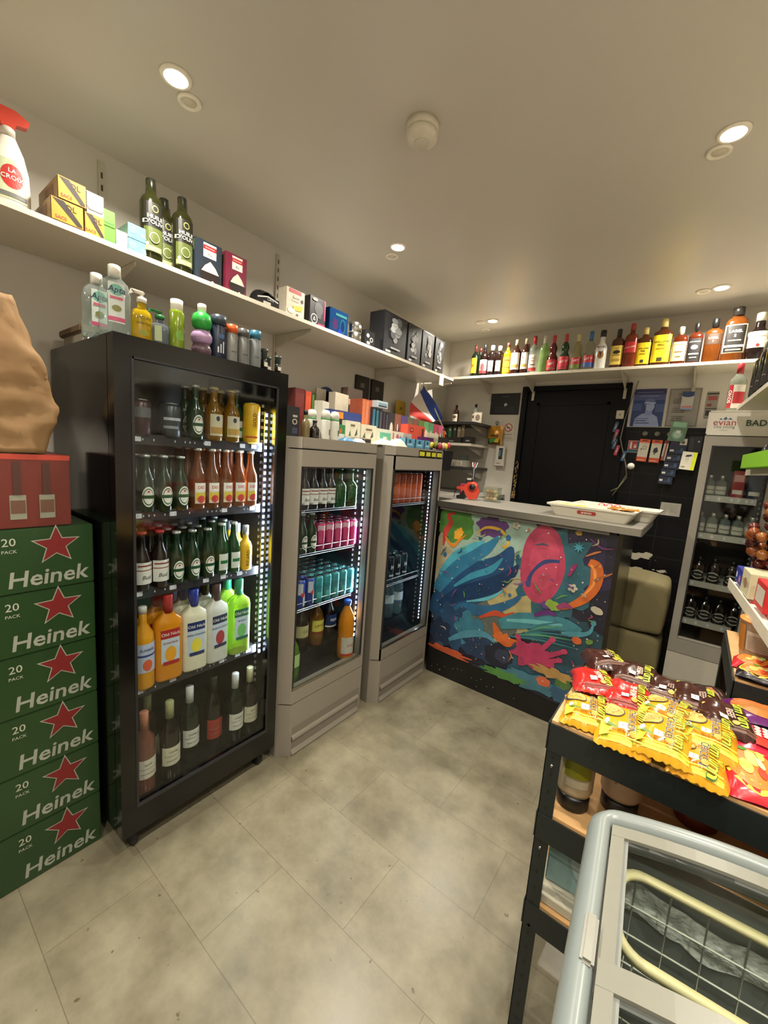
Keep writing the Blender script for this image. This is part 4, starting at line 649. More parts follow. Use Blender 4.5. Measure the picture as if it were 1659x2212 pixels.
clut('display_box', 'blue open display box of sticking plasters on the first grey cooler', 'display box', -1.62, 1.48, 1.72, 1.705, .12, '2c3c78', [('t', 'ELASTE', .5, .22, .03, '141c44', .02), ('e', .14, .45, .05, .09, 'dcdce2'), ('e', .5, .62, .07, .14, '1c2650'), ('e', .5, .62, .045, .09, 'dcd2c2'), ('e', .76, .35, .05, .09, 'dcdce2'), ('r', .2, .6, .4, .95, 'e07a2a')])
clut('pill_box', 'white carton standing behind the blue display box', 'box', -1.78, 1.50, 1.62, 1.79, .05, 'c3baa4', [('r', .2, .6, .8, .66, '8a8474')], rot=.15)
clut('pill_box', 'leaning white carton behind the white lotion tubes', 'box', -1.66, 1.41, 1.48, 1.735, .05, 'cdc8b8', [('r', .15, .2, .8, .5, 'e0dccc'), ('r', .2, .6, .7, .75, 'b05a5a')], rot=.3)
clut('paper_sheet', 'pale sheet of card leaning on the left wall behind the grey cooler goods', 'card', -1.93, 1.385, 1.45, 1.79, .01, 'c6bca4', [])
o = MB().lathe([(.075, 0), (.075, .008), (.048, .008), (.048, 0), (.075, 0)], P('2c4474', .4), 30, axis='x').obj('adhesive_ring'); o.location = (-2.0, 1.93, 1.83); tag(o, 'blue ring standing against the left wall behind a white carton', 'ring')
clut('seed_box', 'orange-red printed cartons block, right of the blue display box', 'box', -1.62, 1.722, 1.808, 1.79, .10, 'b0583a', hl('c4714a', 'c8785a', 'b8604a'))
clut('sunglasses_stand', 'small dark stand with glasses above the orange-red cartons', 'stand', -1.80, 1.60, 1.72, 1.83, .06, '4a3c34', [('r', .1, .7, .9, .8, 'c99a8a'), ('e', .3, .4, .15, .15, '241c18'), ('e', .7, .4, .15, .15, '241c18')])
for i, (a, b, c) in enumerate(((1.812, 1.842, '3c6a84'), (1.844, 1.874, '2f6a7c'), (1.876, 1.906, '4c4450'), (1.908, 1.938, '3c3440'), (1.94, 1.962, '4a4a56'))):
    clut('vape_box', 'tall narrow '+('steel blue', 'teal', 'grey-purple', 'dark purple', 'slate')[i]+' carton in the row on the grey coolers', 'box', -1.60, a, b, 1.758-.004*i, .05, '23262c', [('r', .12, .25, .88, .95, c), ('e', .5, .12, .3, .07, 'd6d2c6')], group='tall narrow cartons')
for i, (a, b, zt) in enumerate(((1.69, 1.80, 1.905), (1.82, 1.93, 1.905))):
    clut('black_pouch', ('left', 'right')[i]+' of two black pouches hung on the left wall above the grey coolers', 'pouch', -2.028, a*.985, b*.985, zt, .02, '26231f', [('e', .5, .25, .2, .1, '8a8474'), ('r', .3, .75, .6, .85, '6a6458')], zb=1.72, group='black pouches')
clut('envelope', 'mustard yellow card leaning on the left wall', 'card', -2.0, 2.03, 2.13, 1.828, .006, 'b89a2c', [('r', .4, .75, .65, .82, '6a5a1c')], zb=1.66, rot=.0)
o = clut('pill_box', 'open white and blue carton lying on top of the narrow carton row', 'box', -1.64, 1.85, 1.95, 1.80, .05, 'b9c3c6', [('r', .1, .5, .9, .7, '6a9ab0'), ('r', .1, .2, .9, .4, '33404a')], zb=1.785)
cols = ['3a3438', '8a5a4a', '56508a', '6a6a58', '7a5c50', '66804a', '6aa070', '5a8a6a', 'b04a5c', 'c0607a']
for i in range(10):
    a = 1.965+i*.0655; c = cols[i]
    clut('vape_box', 'upright '+('black', 'rust', 'violet', 'khaki', 'brown', 'olive', 'light green', 'green', 'rose', 'pink')[i]+' carton in the rear row of the second grey cooler', 'box', -1.60, a, a+.063, 1.748-.002*i, .05, c, [('e', .5, .5, .28, .22, '33303a' if i % 2 else 'b9b4a8'), ('e', .45, .6, .12, .12, 'd9d2c4'), ('r', .1, .05, .9, .14, 'cfc8b8')], group='rear row of small cartons')
# pale packs and sachets in front
wh = [('r', .02, .02, .98, .98, 'e6dfc6')]
clut('tea_box', 'small green and white carton with an orange sticker', 'box', -1.49, 1.522, 1.60, 1.635, .06, '3f8a54', [('r', .1, .1, .95, .45, 'e0dfcf'), ('r', .05, .0, .95, .1, '1c2420'), ('r', .45, .5, .65, .75, 'e0702a')])
clut('black_box', 'small black cube behind the green carton', 'box', -1.56, 1.545, 1.60, 1.665, .05, '1f1d1c', [])
def sachet(label, x, y, z, wd, dp, h, col, marks, rz=0, group='pale sachets'):
    rn = random.Random(int(y*1000)); ph = rn.random()*6
    mb = MB().grid(lambda u, v: (-wd/2+wd*u, -dp/2+dp*v, .002+h*(max(0, 1-abs(2*u-1)**3)*max(0, 1-abs(2*v-1)**3))+.0015*sin(20*u+ph)*sin(13*v)), 14, 10, P(col, .35)).grid(lambda u, v: (-wd/2+wd*u, -dp/2+dp*v, 0), 1, 1, P(col, .35))
    for k in range(marks[1]):
        u, v = rn.random()*.7-.35, rn.random()*.6-.3; s = .006+.008*rn.random(); zz = .004+h*(1-abs(2*u)**3)*(1-abs(2*v)**3); a = rn.random()*3
        mb.add([(u*wd+s*cos(a), v*dp+s*sin(a), zz+.002), (u*wd-.3*s*sin(a), v*dp+.3*s*cos(a), zz+.002), (u*wd-s*cos(a), v*dp-s*sin(a), zz+.002), (u*wd+.3*s*sin(a), v*dp-.3*s*cos(a), zz+.002)], [(0, 1, 2, 3)], P(marks[0]))
    o = mb.obj('snack_sachet'); o.location = (x, y, z); o.rotation_euler.z = RZ+rz; tag(o, label, 'sachet', group); return o
clut('wipes_pack', 'white leaf-patterned pack, left, on the grey coolers', 'pack', -1.53, 1.602, 1.72, 1.662, .08, 'e2dcc6', [('p', [(.2, .3), (.3, .6), (.35, .3)], '5c6a5a'), ('p', [(.6, .3), (.75, .7), (.8, .4)], '4c5a5a'), ('r', .3, .75, .6, .85, '7a7058')], group='white leaf-patterned packs')
clut('wipes_pack', 'white leaf-patterned pack, right, on the grey coolers', 'pack', -1.53, 1.724, 1.86, 1.655, .08, 'e2dcc6', [('p', [(.1, .3), (.25, .6), (.3, .3)], '5c6a5a'), ('p', [(.6, .3), (.75, .7), (.8, .4)], '4c5a5a'), ('r', .3, .7, .7, .8, '7a7058')], group='white leaf-patterned packs')
clut('teal_box', 'mint green and white pack of sachets', 'pack', -1.52, 1.865, 2.0, 1.645, .07, 'd9dccf', [('r', .2, .15, .98, .8, '6ab8a0'), ('r', .45, .4, .7, .55, 'dfe6da')])
clut('pink_box', 'cream and pink pack of sachets beside the mint one', 'pack', -1.52, 2.005, 2.13, 1.642, .07, 'e0d5c0', [('r', .1, .1, .2, .9, 'c06a6a'), ('e', .5, .6, .12, .25, 'c86a86'), ('e', .75, .5, .1, .25, 'b07a8a')])
clut('grey_box', 'pale grey pack of sachets beside the pink one', 'pack', -1.52, 2.135, 2.225, 1.64, .07, 'b5aaa4', [('e', .3, .6, .15, .2, '8a7c80'), ('e', .7, .4, .15, .2, '8a7c80')])
clut('chewing_gum_box', 'coral red carton with a round emblem, on the second grey cooler', 'box', -1.545, 2.17, 2.375, 1.70, .06, 'd2543f', [('e', .22, .78, .12, .1, 'b0302a'), ('r', .18, .76, .27, .8, 'e6c8b8'), ('r', .82, .55, .92, .9, '5c2420'), ('p', [(.3, .1), (.5, .4), (.8, .3), (.9, .05)], 'e08a70')])
clut('purple_box', 'dark purple carton behind the light blue ones', 'box', -1.50, 2.36, 2.50, 1.635, .05, '4a1c52', [('r', .05, .1, .6, .9, '5c2468')])
clut('bead_box', 'white dotted carton below the green cartons', 'box', -1.555, 2.40, 2.56, 1.668, .04, 'cfc8b4', [('e', .1+.1*k, .6, .035, .2, 'a8a08c') for k in range(9)])
clut('black_strip_box', 'low black and grey two-window box at the front of the grey coolers', 'box', -1.46, 1.70, 1.82, 1.58, .05, 'b0aa9c', [('r', .1, .15, .48, .85, '3a3632'), ('r', .52, .15, .95, .85, '3a3632')])
sachet('flat blue and white sachet at the front of the first grey cooler', -1.455, 1.57, ZG, .10, .05, .018, '4a7ea8', ('dfe2dc', 6)); sachet('flat white and blue sachet beside the blue one', -1.455, 1.655, ZG, .08, .05, .02, 'cfd2c8', ('3a5a8a', 5))
sachet('white and red patterned sachet, left of two at the front edge', -1.455, 1.87, ZG, .12, .07, .035, 'e6dfc8', ('c84a50', 12)); sachet('cream leaf-patterned sachet, right of two at the front edge', -1.45, 1.995, ZG, .13, .08, .045, 'ddd5b8', ('8a865a', 16))
clut('pale_box', 'pale grey carton left of the light blue ones', 'box', -1.46, 2.085, 2.15, 1.60, .05, 'b3a8a0', [('r', .2, .3, .8, .6, 'c9c0b6')])
for i, (a, b) in enumerate(((2.153, 2.255), (2.26, 2.37), (2.375, 2.46))):
    clut('contraceptive_box', 'light blue carton, '+('left', 'middle', 'right')[i]+' of three at the front of the second grey cooler', 'box', -1.43, a, b, 1.612, .05, '62a0c0', [('r', .02, .02, .18, .98, '2c4a5c'), ('e', .55, .68, .14, .2, '24506a'), ('r', .3, .35, .8, .42, 'dce6ea'), ('r', .2, .05, .95, .14, '3a7ca0')], group='light blue cartons')
# bucket of lollipops and lighters hung on the cooler's end
t = empty('sweets_bin', (-1.46, 2.515, 1.42), RZ, 'black bin of wrapped ice-lolly sweets beside the second grey cooler', 'bin')
MB().prism([(-.10, .135), (-.075, 0), (.075, 0), (.10, .135)], -.06, .06, P('17171a', .45), 'y').obj('bin', t)
rn = random.Random(5); cs = ['c9b03a', '6a7a2a', '8a2434', 'a83048', '7a1c30', 'c4a07a', 'b09a8a', 'd6c6b0']
for k in range(12):
    o = MB().lathe([(1e-5, -.02), (.012, -.015), (.016, 0), (.013, .016), (.004, .024)], P(cs[k % 8], .25), 10, c=(0, 0, .0)).tube([(0, 0, -.02), (0, 0, -.07)], .002, WHITE, 5).obj('wrapped_lollipop')
    o.location = (-1.455+.034*((k % 3)-1), 2.45+.038*(k//3)+.008, 1.575+.014*rn.random()); o.rotation_euler = (.35*(rn.random()-.5), .5*(rn.random()-.5), 0); tag(o, 'wrapped lollipop among the dozen in the black bin', 'lollipop', 'lollipops in the black bin')
t = carton('lighter_tray', 'small black tray of lighters behind the lollipops', 'tray', .20, .06, .06, '2a2624', [], (-1.62, 2.76, 1.60), RZ)
for k in range(8):
    c = ('d0402a', 'e0a02a', '3a8a3a', '1c4a6a', '24405c', 'c9d03a', '3aa04a', 'd8602a')[k]; o = empty('lighter', (-1.62, 2.675+.024*k, 1.655), RZ, ('red', 'orange', 'dark green', 'teal', 'navy', 'yellow', 'green', 'orange-red')[k]+' lighter standing in the tray behind the lollipops', 'lighter', 'lighters')
    MB().box(-.009, .009, -.006, .006, 0, .06, P(c, .3), .002).obj('body', o); MB().box(-.008, .008, -.005, .005, .06, .074, P('b9b9b6', .25, 1)).obj('metal_hood', o)
# flag
mb = MB()
A, Bq, Cq, D = Vector((-1.86, 2.86, 2.07)), Vector((-1.80, 3.12, 1.83)), Vector((-1.84, 2.90, 1.775)), Vector((-1.88, 2.66, 1.92))
def fl(u, v):
    p = (A*(1-v)+Bq*v)*(1-u)+(D*(1-v)+Cq*v)*u; p = p.copy(); p.x += .02*sin(7*u+3*v); p.z -= .05*u*u*(1-v)*2; p.y += .05*u*(1-v); return p
t = empty('flag', (0, 0, 0), 0, 'blue, white and red flag on a white stick in the back left corner', 'flag')
for k, c in enumerate(('24408a', 'd5cec2', 'c8342c')): mb.grid(lambda u, v, k=k: fl((k+u)/3, v), 6, 10, P(c, .6))
mb.obj('cloth', t); MB().tube([A+Vector((.01, -.02, .02)), Bq+Vector((.01, .06, -.12))], .005, WHITE).obj('stick', t)
# corner shelf goods
carton('picture_card', 'small framed picture card on the topmost corner shelf', 'card', .07, .012, .09, 'b0a894', [('r', .08, .08, .92, .92, 'c3bca8'), ('e', .5, .5, .3, .3, '7a6a60')], (-1.575, 3.32, 1.823), .1)
carton('tobacco_box', 'black carton with white lettering on the middle corner shelf', 'box', .09, .06, .055, '1b1a1a', [('r', .3, .3, .7, .5, '9a948a')], (-1.60, 3.25, 1.643), 0)
carton('tobacco_box', 'black box of tangled small goods on the middle corner shelf', 'box', .14, .08, .05, '26231f', [('r', .2, .2, .5, .4, '8a8474')], (-1.74, 3.27, 1.643), 0)
for k, (x, c, h) in enumerate(((-1.80, '2c6a3c', .09), (-1.755, '34302c', .10), (-1.715, '8a7c5a', .09), (-1.68, '6a5c44', .105))): carton('rolling_paper_pack', ('green', 'black', 'khaki', 'brown')[k]+' upright packet in the box on the middle corner shelf', 'packet', .03, .03, h, c, [('r', .2, .6, .8, .8, 'a8a08c')], (x, 3.28, 1.694), .1*k, 'upright packets')
carton('router_box', 'white carton with barcode on the lowest corner shelf', 'box', .22, .12, .055, '8f897d', [('r', .72, .2, .95, .85, 'c3bdae')]+[('r', .74+.03*k, .25, .75+.03*k, .8, '3a3632') for k in range(6)], (-1.69, 3.20, 1.443), 0)
carton('charger_box', 'small dark carton on top of the white barcode carton', 'box', .07, .06, .045, '2c3430', [], (-1.62, 3.21, 1.499), .1)
# ---------------------------------------------------------------- counter with painted front
t = empty('shop_counter', (-.78, 2.43, 0), 0, 'shop counter with a colourful paint-splash front and a grey top', 'counter')
o_ = (.78, -2.43)
def cx(x): return x+.78
def cy(y): return y-2.43
LAM = mat_wood('6a665e', '8f8a80', 5)
MB().box(cx(-1.355), cx(-.19), cy(2.385), cy(2.985), 1.188, 1.222, LAM, .002).obj('worktop', t)
MB().box(cx(-1.356), cx(-.188), cy(2.380), cy(2.385), 1.186, 1.223, STEEL).box(cx(-.19), cx(-.186), cy(2.380), cy(2.985), 1.186, 1.223, STEEL).box(cx(-1.34), cx(-.33), cy(2.395), cy(2.43), 1.168, 1.188, P('6a665e', .4)).obj('metal_edging', t)
MB().box(cx(-1.35), cx(-.29), cy(2.432), cy(2.462), .01, 1.187, P('1a1718', .5)).box(cx(-1.35), cx(-1.32), cy(2.462), cy(2.96), .01, 1.187, P('1a1718', .5)).box(cx(-1.32), cx(-.30), cy(2.462), cy(2.94), .50, .52, P('2a2726', .5)).obj('carcass', t)
MB().box(cx(-.30), cx(-.268), cy(2.432), cy(2.96), .01, 1.187, P('3a352c', .22, .75, var=.15, nscale=4)).obj('end_panel', t)
mb = MB().prism([(cx(-1.352), 0), (cx(-.29), 0), (cx(-.29), .115), (cx(-1.352), .19)], cy(2.428), cy(2.432), P('0c0b0c', .4), 'y')
rn = random.Random(8)
for k in range(16): x = cx(-1.33)+rn.random()*.95; z = .02+rn.random()*.08; mb.box(x, x+.003, cy(2.4275), cy(2.428), z, z+.004, P('c9c6c0'))
mb.obj('kick_board', t)
# the mural: layered flat paint shapes on one panel
mb = MB(); rn = random.Random(11); LY = [0]
def poly(pts, c, rough=.38):
    LY[0] += 1; y = cy(2.4315)-.00009*LY[0]; pp = [(min(max(x, -1.352), -.290), min(max(z, .118+(-x-.29)*.066), 1.168)) for x, z in pts]
    mx = sum(p[0] for p in pp)/len(pp); mz = sum(p[1] for p in pp)/len(pp)
    mb.add([(cx(mx), y, mz)]+[(cx(x), y, z) for x, z in pp], [(0, 1+i, 1+(i+1) % len(pp)) for i in range(len(pp))], P(c, rough, var=.5, nscale=11, spec=.6))
def blob(x, z, rx, rz_, c, sp=.12, n=40, fr=5, rot=0):
    ph = [rn.random()*6.3 for _ in range(4)]; pts = []
    for i in range(n):
        a = 2*pi*i/n; r = 1+sp*(sin(fr*a+ph[0])*.6+sin((fr*2+1)*a+ph[1])*.3+sin((fr+2)*a+ph[2])*.35); u, v = rx*r*cos(a), rz_*r*sin(a); pts.append((x+u*cos(rot)-v*sin(rot), z+u*sin(rot)+v*cos(rot)))
    poly(pts, c)
def stroke(pts, ws, c):
    L, R = [], []
    ps = []
    for i in range(len(pts)-1):
        for s in range(6):
            f = s/6; p0 = pts[max(i-1, 0)]; p1, p2 = pts[i], pts[i+1]; p3 = pts[min(i+2, len(pts)-1)]
            q = [.5*((2*p1[k])+(-p0[k]+p2[k])*f+(2*p0[k]-5*p1[k]+4*p2[k]-p3[k])*f*f+(-p0[k]+3*p1[k]-3*p2[k]+p3[k])*f**3) for k in (0, 1)]; ps.append((q, ws[i]*(1-f)+ws[i+1]*f))
    ps.append((pts[-1], ws[-1])); LY[0] += 1; y = cy(2.4315)-.00009*LY[0]; vs = []
    for i, (p, w_) in enumerate(ps):
        a = ps[max(i-1, 0)][0]; b = ps[min(i+1, len(ps)-1)][0]; dx, dz = b[0]-a[0], b[1]-a[1]; l = math.hypot(dx, dz)+1e-9
        vs += [(cx(p[0]-dz/l*w_), y, p[1]+dx/l*w_), (cx(p[0]+dz/l*w_), y, p[1]-dx/l*w_)]
    mb.add(vs, [(2*i, 2*i+1, 2*i+3, 2*i+2) for i in range(len(ps)-1)], P(c, .38, var=.45, nscale=11))
poly([(-1.352, .1), (-.29, .1), (-.29, 1.168), (-1.352, 1.168)], '1e1b2c')
blob(-1.0, .78, .42, .42, 'a59a7c', .08); blob(-.93, .98, .32, .2, '8fa89a', .1); blob(-1.24, 1.08, .14, .12, '4a7a34', .15); blob(-.75, .62, .2, .14, 'a89a6a', .2)
blob(-.98, 1.1, .1, .07, '5a3a6a', .2); blob(-1.08, .48, .3, .16, '57605a', .2); blob(-.60, .30, .34, .13, '2a4a5c', .2, fr=7); blob(-.45, .52, .22, .14, '23404c', .25, fr=8); blob(-.5, .95, .2, .2, '2a2340', .2)
blob(-.58, .88, .2, .26, '2c5a66', .25, fr=9)
blob(-.655, .93, .125, .235, 'a83a55', .03, 50, 3); blob(-.645, .95, .08, .17, 'b8455e', .06)
stroke([(-.56, .97), (-.64, .95), (-.70, .88), (-.72, .82)], [.008, .012, .008, .014], '34406e'); blob(-.72, .80, .016, .022, '34406e', .05)
stroke([(-1.31, .92), (-1.30, 1.02), (-1.27, 1.08), (-1.29, 1.13), (-1.24, 1.15)], [.004, .02, .016, .012, .006], 'b03a32')
for dx, dz in ((0, .05), (.02, .06), (.035, .04), (-.018, .035)): stroke([(-1.215, .98), (-1.21+dx, 1.0+dz)], [.02, .008], 'd89a2a')
stroke([(-1.08, 1.04), (-1.02, 1.09), (-.93, 1.09), (-.87, 1.04), (-.88, .99), (-.91, 1.0)], [.003, .008, .01, .009, .007, .004], 'c9a03a')
# large abstract sweep of blue and teal paint, flung up from the lower left
stroke([(-1.34, .42), (-1.22, .60), (-1.06, .72), (-.90, .86), (-.84, 1.0)], [.05, .12, .13, .08, .01], '22466c')
stroke([(-1.33, .60), (-1.24, .76), (-1.12, .88), (-1.0, .96), (-.93, 1.05)], [.03, .06, .06, .035, .006], '2f6f90')
stroke([(-1.30, .50), (-1.15, .62), (-.98, .70), (-.84, .82), (-.79, .90)], [.02, .05, .06, .035, .005], '1a3558')
stroke([(-1.32, .72), (-1.22, .86), (-1.10, .95), (-1.02, 1.0)], [.012, .026, .022, .004], '4a9cb0'); stroke([(-1.2, .66), (-1.08, .76), (-.96, .83), (-.89, .92)], [.006, .02, .022, .004], '3a88a0')
stroke([(-1.28, .44), (-1.1, .53), (-.95, .56), (-.80, .66), (-.74, .74)], [.03, .04, .034, .02, .004], '2a5c80'); stroke([(-1.1, .58), (-.96, .64), (-.86, .72)], [.004, .012, .003], '5aa8b4')
stroke([(-1.0, .5), (-.9, .56), (-.84, .56), (-.78, .60)], [.006, .018, .014, .004], 'b4482c'); stroke([(-1.3, .98), (-1.24, .93), (-1.2, .97), (-1.15, 1.02)], [.004, .012, .009, .003], 'c87a2a')
for x, z, r in ((-.87, 1.05, .016), (-.80, .95, .012), (-1.05, 1.02, .014), (-.76, .78, .012), (-1.29, .86, .014), (-.93, 1.08, .009), (-.82, .70, .01)): blob(x, z, r, r*1.2, '2a5c80', .1, 16)
blob(-1.16, .38, .17, .15, '22405e', .22, 50, 7); blob(-1.06, .40, .10, .11, '346f84', .25, rot=.5); blob(-.98, .31, .13, .09, '1f3450', .25); blob(-1.27, .31, .08, .1, '1b2a44', .2); stroke([(-1.2, .28), (-1.08, .36), (-.95, .40), (-.88, .37)], [.01, .025, .02, .005], '4a8498')
blob(-.85, .29, .09, .08, '191c2c', .12); blob(-.82, .30, .05, .045, '2c3348', .1)
for k in range(9): blob(-1.32+.055*k, .215-.008*k+.02*(k % 2), .030, .015, ('25262f', '2f4a5a', '1c2030')[k % 3], .2, 14)
# orange curl, teal wave, pink splash
stroke([(-.41, 1.0), (-.375, .985), (-.362, .93), (-.37, .86), (-.41, .79), (-.47, .735), (-.545, .69)], [.018, .03, .032, .027, .024, .016, .004], 'c4622a'); stroke([(-.40, .99), (-.375, .95), (-.375, .88), (-.42, .80)], [.004, .008, .006, .003], 'e0904a'); stroke([(-.37, .90), (-.34, .93), (-.31, .95), (-.292, .965)], [.012, .006, .005, .003], '9a5a34')
stroke([(-.86, .50), (-.74, .56), (-.60, .60), (-.48, .615), (-.40, .60)], [.03, .05, .045, .035, .02], '3c7884'); stroke([(-.82, .54), (-.66, .58), (-.5, .61)], [.008, .014, .006], '62a4a8'); stroke([(-.5, .56), (-.42, .58), (-.36, .61), (-.345, .66)], [.012, .016, .010, .005], '4a8a98'); blob(-.345, .67, .014, .016, '4a8a98', .05)
for k in range(7): stroke([(-.80+.02*k, .44+.012*k), (-.62, .48+.015*k), (-.40-.02*k, .50+.02*k)], [.003, .007, .002], ('346a70', '2a5460', '4a8a6a')[k % 3])
blob(-.64, .37, .12, .08, 'a83458', .22, 60, 7)
for x, z, x2, z2 in ((-.60, .42, -.54, .51), (-.58, .39, -.47, .46), (-.58, .36, -.49, .40), (-.7, .40, -.74, .46)): stroke([(-.64, .38), (x, z), (x2, z2)], [.03, .016, .012], 'a83458'); blob(x2, z2, .018, .016, 'b23c60', .1, 16)
stroke([(-.9, .50), (-.86, .43), (-.80, .40), (-.74, .43)], [.006, .03, .03, .008], 'c05a24'); blob(-.83, .42, .06, .03, 'c4602a', .3, fr=6)
blob(-.60, .70, .035, .022, '5a3a7a', .2); blob(-.565, .71, .042, .028, '84a03a', .15, rot=-.3); stroke([(-.66, .62), (-.59, .66), (-.54, .655)], [.01, .016, .008], '5c2c6a'); stroke([(-.54, .70), (-.50, .73), (-.46, .72)], [.012, .016, .006], '8a3a64')
blob(-.338, .745, .032, .02, 'b0a890', .04, rot=-.3); blob(-.415, .547, .026, .022, 'bc5a30', .05); blob(-.352, .56, .02, .014, '6a8a3a', .1, rot=.5)
for x, z in ((-.829, 1.136), (-.473, .838)):
    for k in range(5): blob(x+.016*cos(1.257*k), z+.016*sin(1.257*k), .011, .009, 'b8b09c', .05, 14)
p = [(-.471+(.034 if i % 2 == 0 else .014)*sin(pi*i/8), 1.072+(.034 if i % 2 == 0 else .014)*cos(pi*i/8)) for i in range(16)]; poly(p, '3f8a9a')
stroke([(-.43, 1.03), (-.39, 1.055), (-.36, 1.07)], [.003, .006, .003], 'b06a3a'); stroke([(-.50, .90), (-.485, .95), (-.47, .975)], [.006, .012, .006], '8a2a5c'); stroke([(-.42, 1.13), (-.36, 1.09), (-.30, 1.095)], [.003, .006, .002], '6a3a6a'); blob(-.48, 1.15, .018, .014, 'a8843a', .1)
blob(-.62, .21, .2, .05, '3c6a78', .3, fr=8); blob(-.80, .185, .14, .03, '4a7a3a', .3, fr=9); blob(-1.2, .195, .16, .03, 'a84a2a', .3, fr=7); blob(-.56, .24, .04, .03, 'b85a3a', .1); blob(-.45, .27, .05, .03, '4a6a34', .2); blob(-.52, .31, .12, .03, 'a8824a', .3, fr=8); blob(-.40, .20, .12, .05, '30506a', .25)
for k in range(46):
    x, z = -1.30+.98*rn.random(), .26+.86*rn.random(); a = rn.random()*6.3; l = .02+.06*rn.random(); c = rn.choice(['3a7c8c', '8a3a64', 'b0703a', '5a8a4a', '2c3f6a', 'a89a7a', '6a4a80', '1f4a5c'])
    stroke([(x, z), (x+l*.5*cos(a)+.008, z+l*.5*sin(a)), (x+l*cos(a+.3), z+l*sin(a+.3))], [.001, .005, .0015], c)
for k in range(230):
    x = -1.34+1.04*rn.random(); z = .22+.92*rn.random(); r = .0015+.004*rn.random()**3
    pass
    blob(x, z, r, r, rn.choice(['c9c3b4', 'a8a090', 'b86a4a', '6aa0a0', 'b8a04a', '8a4a6a', '2c4450', 'c9c3b4']), .1, 8)
m = mb.obj('mural_panel', t)
# trays of sweets
def tray(name, loc, rz, label, logo):
    t = empty(name, loc, rz, label, 'tray', 'white sweet trays'); W, D, Hh = .215, .115, .068; mb = MB(); c = P('dcd6c6', .35, var=.03)
    def ring(w_, d_, z, r=.02): return [(sx*(w_-r)+r*cos(a), sy*(d_-r)+r*sin(a), z) for sx, sy, a0 in ((1, 1, 0), (-1, 1, pi/2), (-1, -1, pi), (1, -1, 1.5*pi)) for a in [a0+pi/2*k/4 for k in range(5)]]
    rs = [ring(W-.025, D-.02, .0), ring(W, D, Hh-.012), ring(W+.014, D+.012, Hh-.010), ring(W+.016, D+.014, Hh), ring(W-.002, D-.002, Hh), ring(W-.028, D-.024, .006)]
    vs = [p for r in rs for p in r]; n = 20; fs = [(j*n+i, j*n+(i+1) % n, (j+1)*n+(i+1) % n, (j+1)*n+i) for j in range(5) for i in range(n)]+[tuple(range(n)), tuple(range(5*n, 6*n))]
    mb.add(vs, fs, c); mb.obj('tray_body', t)
    if logo:
        g = P('b03a34', .4); q = lambda x, y, l: (x-.01, -D+.010-.012*(y/.05)-.003-.0004*l, .034+y)
        MB().decor([('r', .12, 0, .88, 1, g), ('e', .12, .5, .07, .5, g), ('e', .88, .5, .07, .5, g), ('t', 'araven', .5, .52, .021, 'efe6da', .03)], q, .11, .021).obj('logo_label', t)
    return t
tray('sweet_tray', (-.462, 2.615, 1.2225), -.02, 'white plastic tray with a red oval logo, front one of two on the counter', 1)
tray('sweet_tray', (-.375, 2.865, 1.2225), -.02, 'white plastic tray behind the logo tray on the counter', 0)
def bar(loc, rz, c, spec, label, L=.105, Wd=.03, group='chocolate bars', name='chocolate_bar'):
    mb = MB().grid(lambda u, v: (-L/2+L*u, (-Wd/2+Wd*v)*(1.0 if .1 < u < .9 else 1.15), .003+.014*max(0, 1-abs(2*v-1)**3)*(1 if .1 < u < .9 else .1)+.001*sin(40*u)), 14, 8, P(c, .3)).grid(lambda u, v: (-L/2+L*u, -Wd/2+Wd*v, .001), 1, 1, P(c, .3))
    mb.decor(spec, lambda x, y, l: (x, y, .0175+.0004*l), L*.8, Wd*.7); o = mb.obj(name); o.location = loc; o.rotation_euler = (.25*rn.random()-.1, 0, rz); tag(o, label, 'chocolate bar', group); return o
for k in range(4): bar((-.335+.012*k, 2.565+.026*k, 1.268+.006*(k % 2)), .1+.05*k, '5c3416', [('t', 'LION', .5, .5, .02, 'e8a82c', .04)], 'brown bar with golden lettering in the front tray, '+('nearest', 'second', 'third', 'farthest')[k]+' of four', group='brown bars in the front tray')
for k in range(3): bar((-.335+.03*k, 2.605, 1.287), .3*k-.1, 'b07a2a', [('t', 'MILK', .5, .5, .016, '5c2c14', .03)], 'golden brown bar on top of the heap in the front tray, '+('left', 'middle', 'right')[k], group='golden bars in the front tray')
bar((-.60, 2.60, 1.272), -.3, 'd8c43a', [('r', .2, .3, .8, .5, '3a6a3a')], 'small yellow wrapped bar at the left end of the front tray', .09); bar((-.53, 2.61, 1.270), .1, 'd6bc34', [('r', .2, .3, .8, .5, '4a3a2a')], 'yellow wrapped bar right of the small yellow one', .09)
for k in range(3):
    o = MB().lathe([(1e-5, 0), (.018, .003), (.022, .014), (.018, .026), (1e-5, .03)], P('c83a50', .35), 14).decor([('e', .5, .5, .3, .3, 'e6b8b8')], lambda x, y, l: (x, y, .0305+.0003*l), .04, .04).lathe([(.019, -.02), (.02, .002)], P('d8cbbd', .4), 12).obj('chocolate_egg')
    o.location = (-.46+.042*k, 2.875, 1.272); o.rotation_euler = (1.1, 0, .1*k); tag(o, 'pink-topped wrapped sweet in the rear tray, '+('left', 'middle', 'right')[k]+' of three', 'sweet', 'pink sweets in the rear tray')
